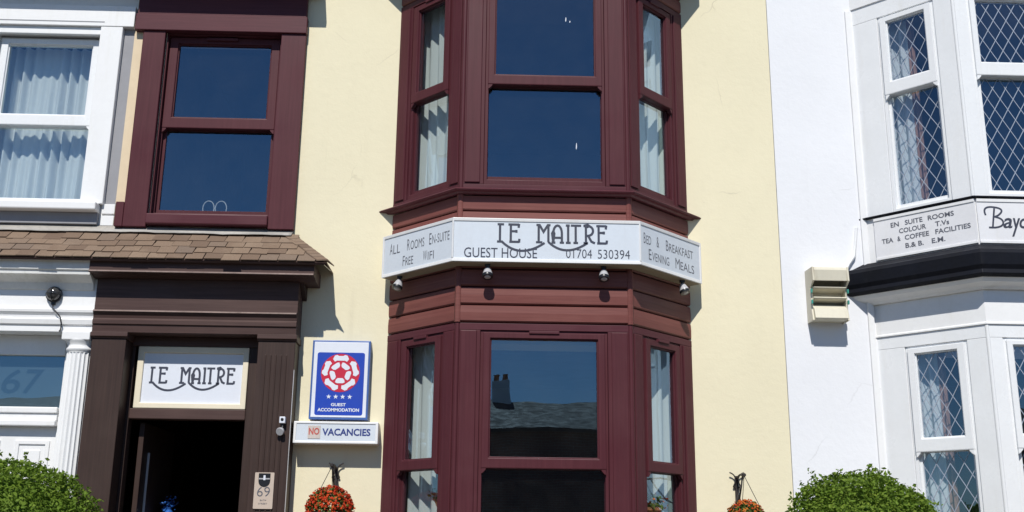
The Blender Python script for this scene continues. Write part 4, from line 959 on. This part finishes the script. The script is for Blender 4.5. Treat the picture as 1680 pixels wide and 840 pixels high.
bx('table_top', 'brown_x', ht, (-2.74, -2.45, .40, .75, 1.71, 1.75), .004)
for x in (-2.72, -2.49):
    for y in (.42, .71): bx('leg', 'brown_v', ht, (x, x+.03, y, y+.03, .66, 1.7095), .003)

# =================================================================== CLIPPED SHRUBS
def shrub(cx, cy, zc, rx, ry, rz, label, seed, n=30000):
    random.seed(seed)
    t = empty('clipped_shrub', (cx, cy, .1), label, 'shrub', 'clipped shrubs in the front gardens')
    off = Vector((seed*3.1, 1, 2))
    def rad(nv): return 1+.10*noise.noise(nv*2.2+off)+.06*noise.noise(nv*5+off)+.035*noise.noise(nv*11+off)
    def samp():
        while True:
            nv = Vector((random.gauss(0, 1), random.gauss(0, 1), random.gauss(0, 1))).normalized()
            if nv.z > -.75: break
        q = 1-abs(random.gauss(0, .075))
        if random.random() < .05: q += random.uniform(.0, .055)
        r = rad(nv)*q
        return Vector((cx+nv.x*rx*r, cy+nv.y*ry*r, zc+nv.z*rz*r)), nv
    m = MB(); leaves(m, n, samp, .031)
    # shoots standing out of the outline
    for _ in range(90):
        nv = Vector((random.gauss(0, 1), random.gauss(0, 1), abs(random.gauss(0, .9))+.1)).normalized(); r = rad(nv)*.99
        b0 = Vector((cx+nv.x*rx*r, cy+nv.y*ry*r, zc+nv.z*rz*r)); dd = (nv+Vector((0, 0, .8))).normalized(); h = random.uniform(.03, .085)
        leaves(m, 9, lambda: (b0+dd*h*random.random()+Vector((random.gauss(0, .01), random.gauss(0, .01), 0)), dd), .032)
    m.build('crown', 'leaf', t, fix=False, kind='stuff')
    # inner branches: short stem and forking limbs filling the crown
    tr = MB(); tr.tube([(cx, cy, .08), (cx+.02, cy, .5), (cx, cy, zc-rz*.5)], [.06, .05, .04], 8); tr.build('trunk', 'twig', t, smooth=True)
    lb = MB()
    for _ in range(60):
        nv = Vector((random.gauss(0, 1), random.gauss(0, 1), random.gauss(0, 1))).normalized(); r = .86
        e = Vector((cx+nv.x*rx*r, cy+nv.y*ry*r, zc+nv.z*rz*r)); s0 = Vector((cx, cy, zc-rz*.5)); mid = (s0+e)/2+Vector((0, 0, .08))
        lb.tube([s0, mid, e], [.018, .012, .004], 5)
    lb.build('limbs', 'twig', t)
    core = MB(); ns, nr = 24, 14
    for i in range(nr+1):
        for j in range(ns):
            th, ph = 2*math.pi*j/ns, math.pi*i/nr; nv = Vector((math.sin(ph)*math.cos(th), math.sin(ph)*math.sin(th), math.cos(ph))); r = rad(nv)*.86
            core.v.append(Vector((cx+nv.x*rx*r, cy+nv.y*ry*r, zc+nv.z*rz*r)))
    for i in range(nr):
        for j in range(ns): core.f.append((i*ns+j, i*ns+(j+1) % ns, (i+1)*ns+(j+1) % ns, (i+1)*ns+j))
    core.build('inner_growth', 'leaf', t, smooth=True)
shrub(-3.25, -1.35, 1.36, .78, .62, .80, 'rounded green clipped shrub in front of the white fluted column', 11)
shrub(2.66, -1.35, 1.36, .68, .60, .80, 'domed green clipped shrub in front of the boundary with the white house', 12)
random.seed(21)

# =================================================================== HOUSES ACROSS THE STREET (seen mirrored in the ground floor panes)
def far_house(x0, x1, ye, eave, ridge, yr):
    t = empty('brick_house', ((x0+x1)/2, ye-2, 0), 'red brick terraced house with slate roof across the street', 'house', 'brick houses across the street')
    wd = x1-x0; hs = []
    for cx, w_, za, zb in ((x0+wd*.72, 1.5, .9, 2.4), (x0+wd*.70, 1.4, 3.3, 4.5), (x0+wd*.915, .7, 3.3, 4.5)): hs.append((cx-w_/2, cx+w_/2, za, zb))
    dr = (x0+wd*.2-.5, x0+wd*.2+.5, .12, 2.4)
    m = wall_holes(x0+.003, x1-.003, -.1, eave, ye, ye-.3, hs+[dr]); m.build('wall', 'brick', t)
    for h in hs:
        fr = MB().ring(h[0], h[1], h[2], h[3], h[0]+.07, h[1]-.07, h[2]+.07, h[3]-.07, ye-.14, ye-.08).build('window', 'white_gloss', t)
        bx('pane', 'glass', fr, (h[0]+.065, h[1]-.065, ye-.115, ye-.11, h[2]+.065, h[3]-.065), 0)
        bx('sill', 'stone', fr, (h[0]-.08, h[1]+.08, ye+.0005, ye+.09, h[2]-.10, h[2]-.002), .01)
    d = bx('door', 'bluepot', t, (dr[0], dr[1], ye-.16, ye-.11, dr[2], dr[3])); bx('handle', 'steel', d, (dr[0]+.08, dr[0]+.11, ye-.1095, ye-.07, 1.05, 1.2))
    room(t, x0+.1, x1-.1, ye-.31, ye-4, .1, eave-.1)
    yb = 2*yr-ye; e = .25
    rf = MB().raw([(x0, ye+e, eave-.07), (x1, ye+e, eave-.07), (x1, yr, ridge), (x0, yr, ridge), (x0, yb-e, eave-.07), (x1, yb-e, eave-.07),
                   (x0, ye+e, eave-.17), (x1, ye+e, eave-.17), (x1, yr, ridge-.12), (x0, yr, ridge-.12), (x0, yb-e, eave-.17), (x1, yb-e, eave-.17)],
                  [(0, 1, 2, 3), (3, 2, 5, 4), (7, 6, 9, 8), (8, 9, 10, 11), (0, 6, 7, 1), (4, 5, 11, 10), (0, 3, 9, 6), (3, 4, 10, 9), (1, 7, 8, 2), (2, 8, 11, 5)]).build('roof', 'slate', t)
    cx = x0+.62
    bx('chimney', 'white_render_old', rf, (cx-.30, cx+.30, yr-.4, yr+.4, ridge-.5, ridge+.55), .01)
    for k in (-.15, .15): MB().lathe((cx+k, yr, ridge+.55), [(.10, 0), (.085, .18), (.10, .20), (.10, .23)], 12).build('chimney_pot', 'terracotta', rf, smooth=True)
    bx('back_wall', 'brick', t, (x0+.003, x1-.003, yb, yb+.25, -.1, eave-.02), 0)
for i in range(-4, 4): far_house(i*6.4, (i+1)*6.4, -24.0, 5.10, 6.33, -27.6)
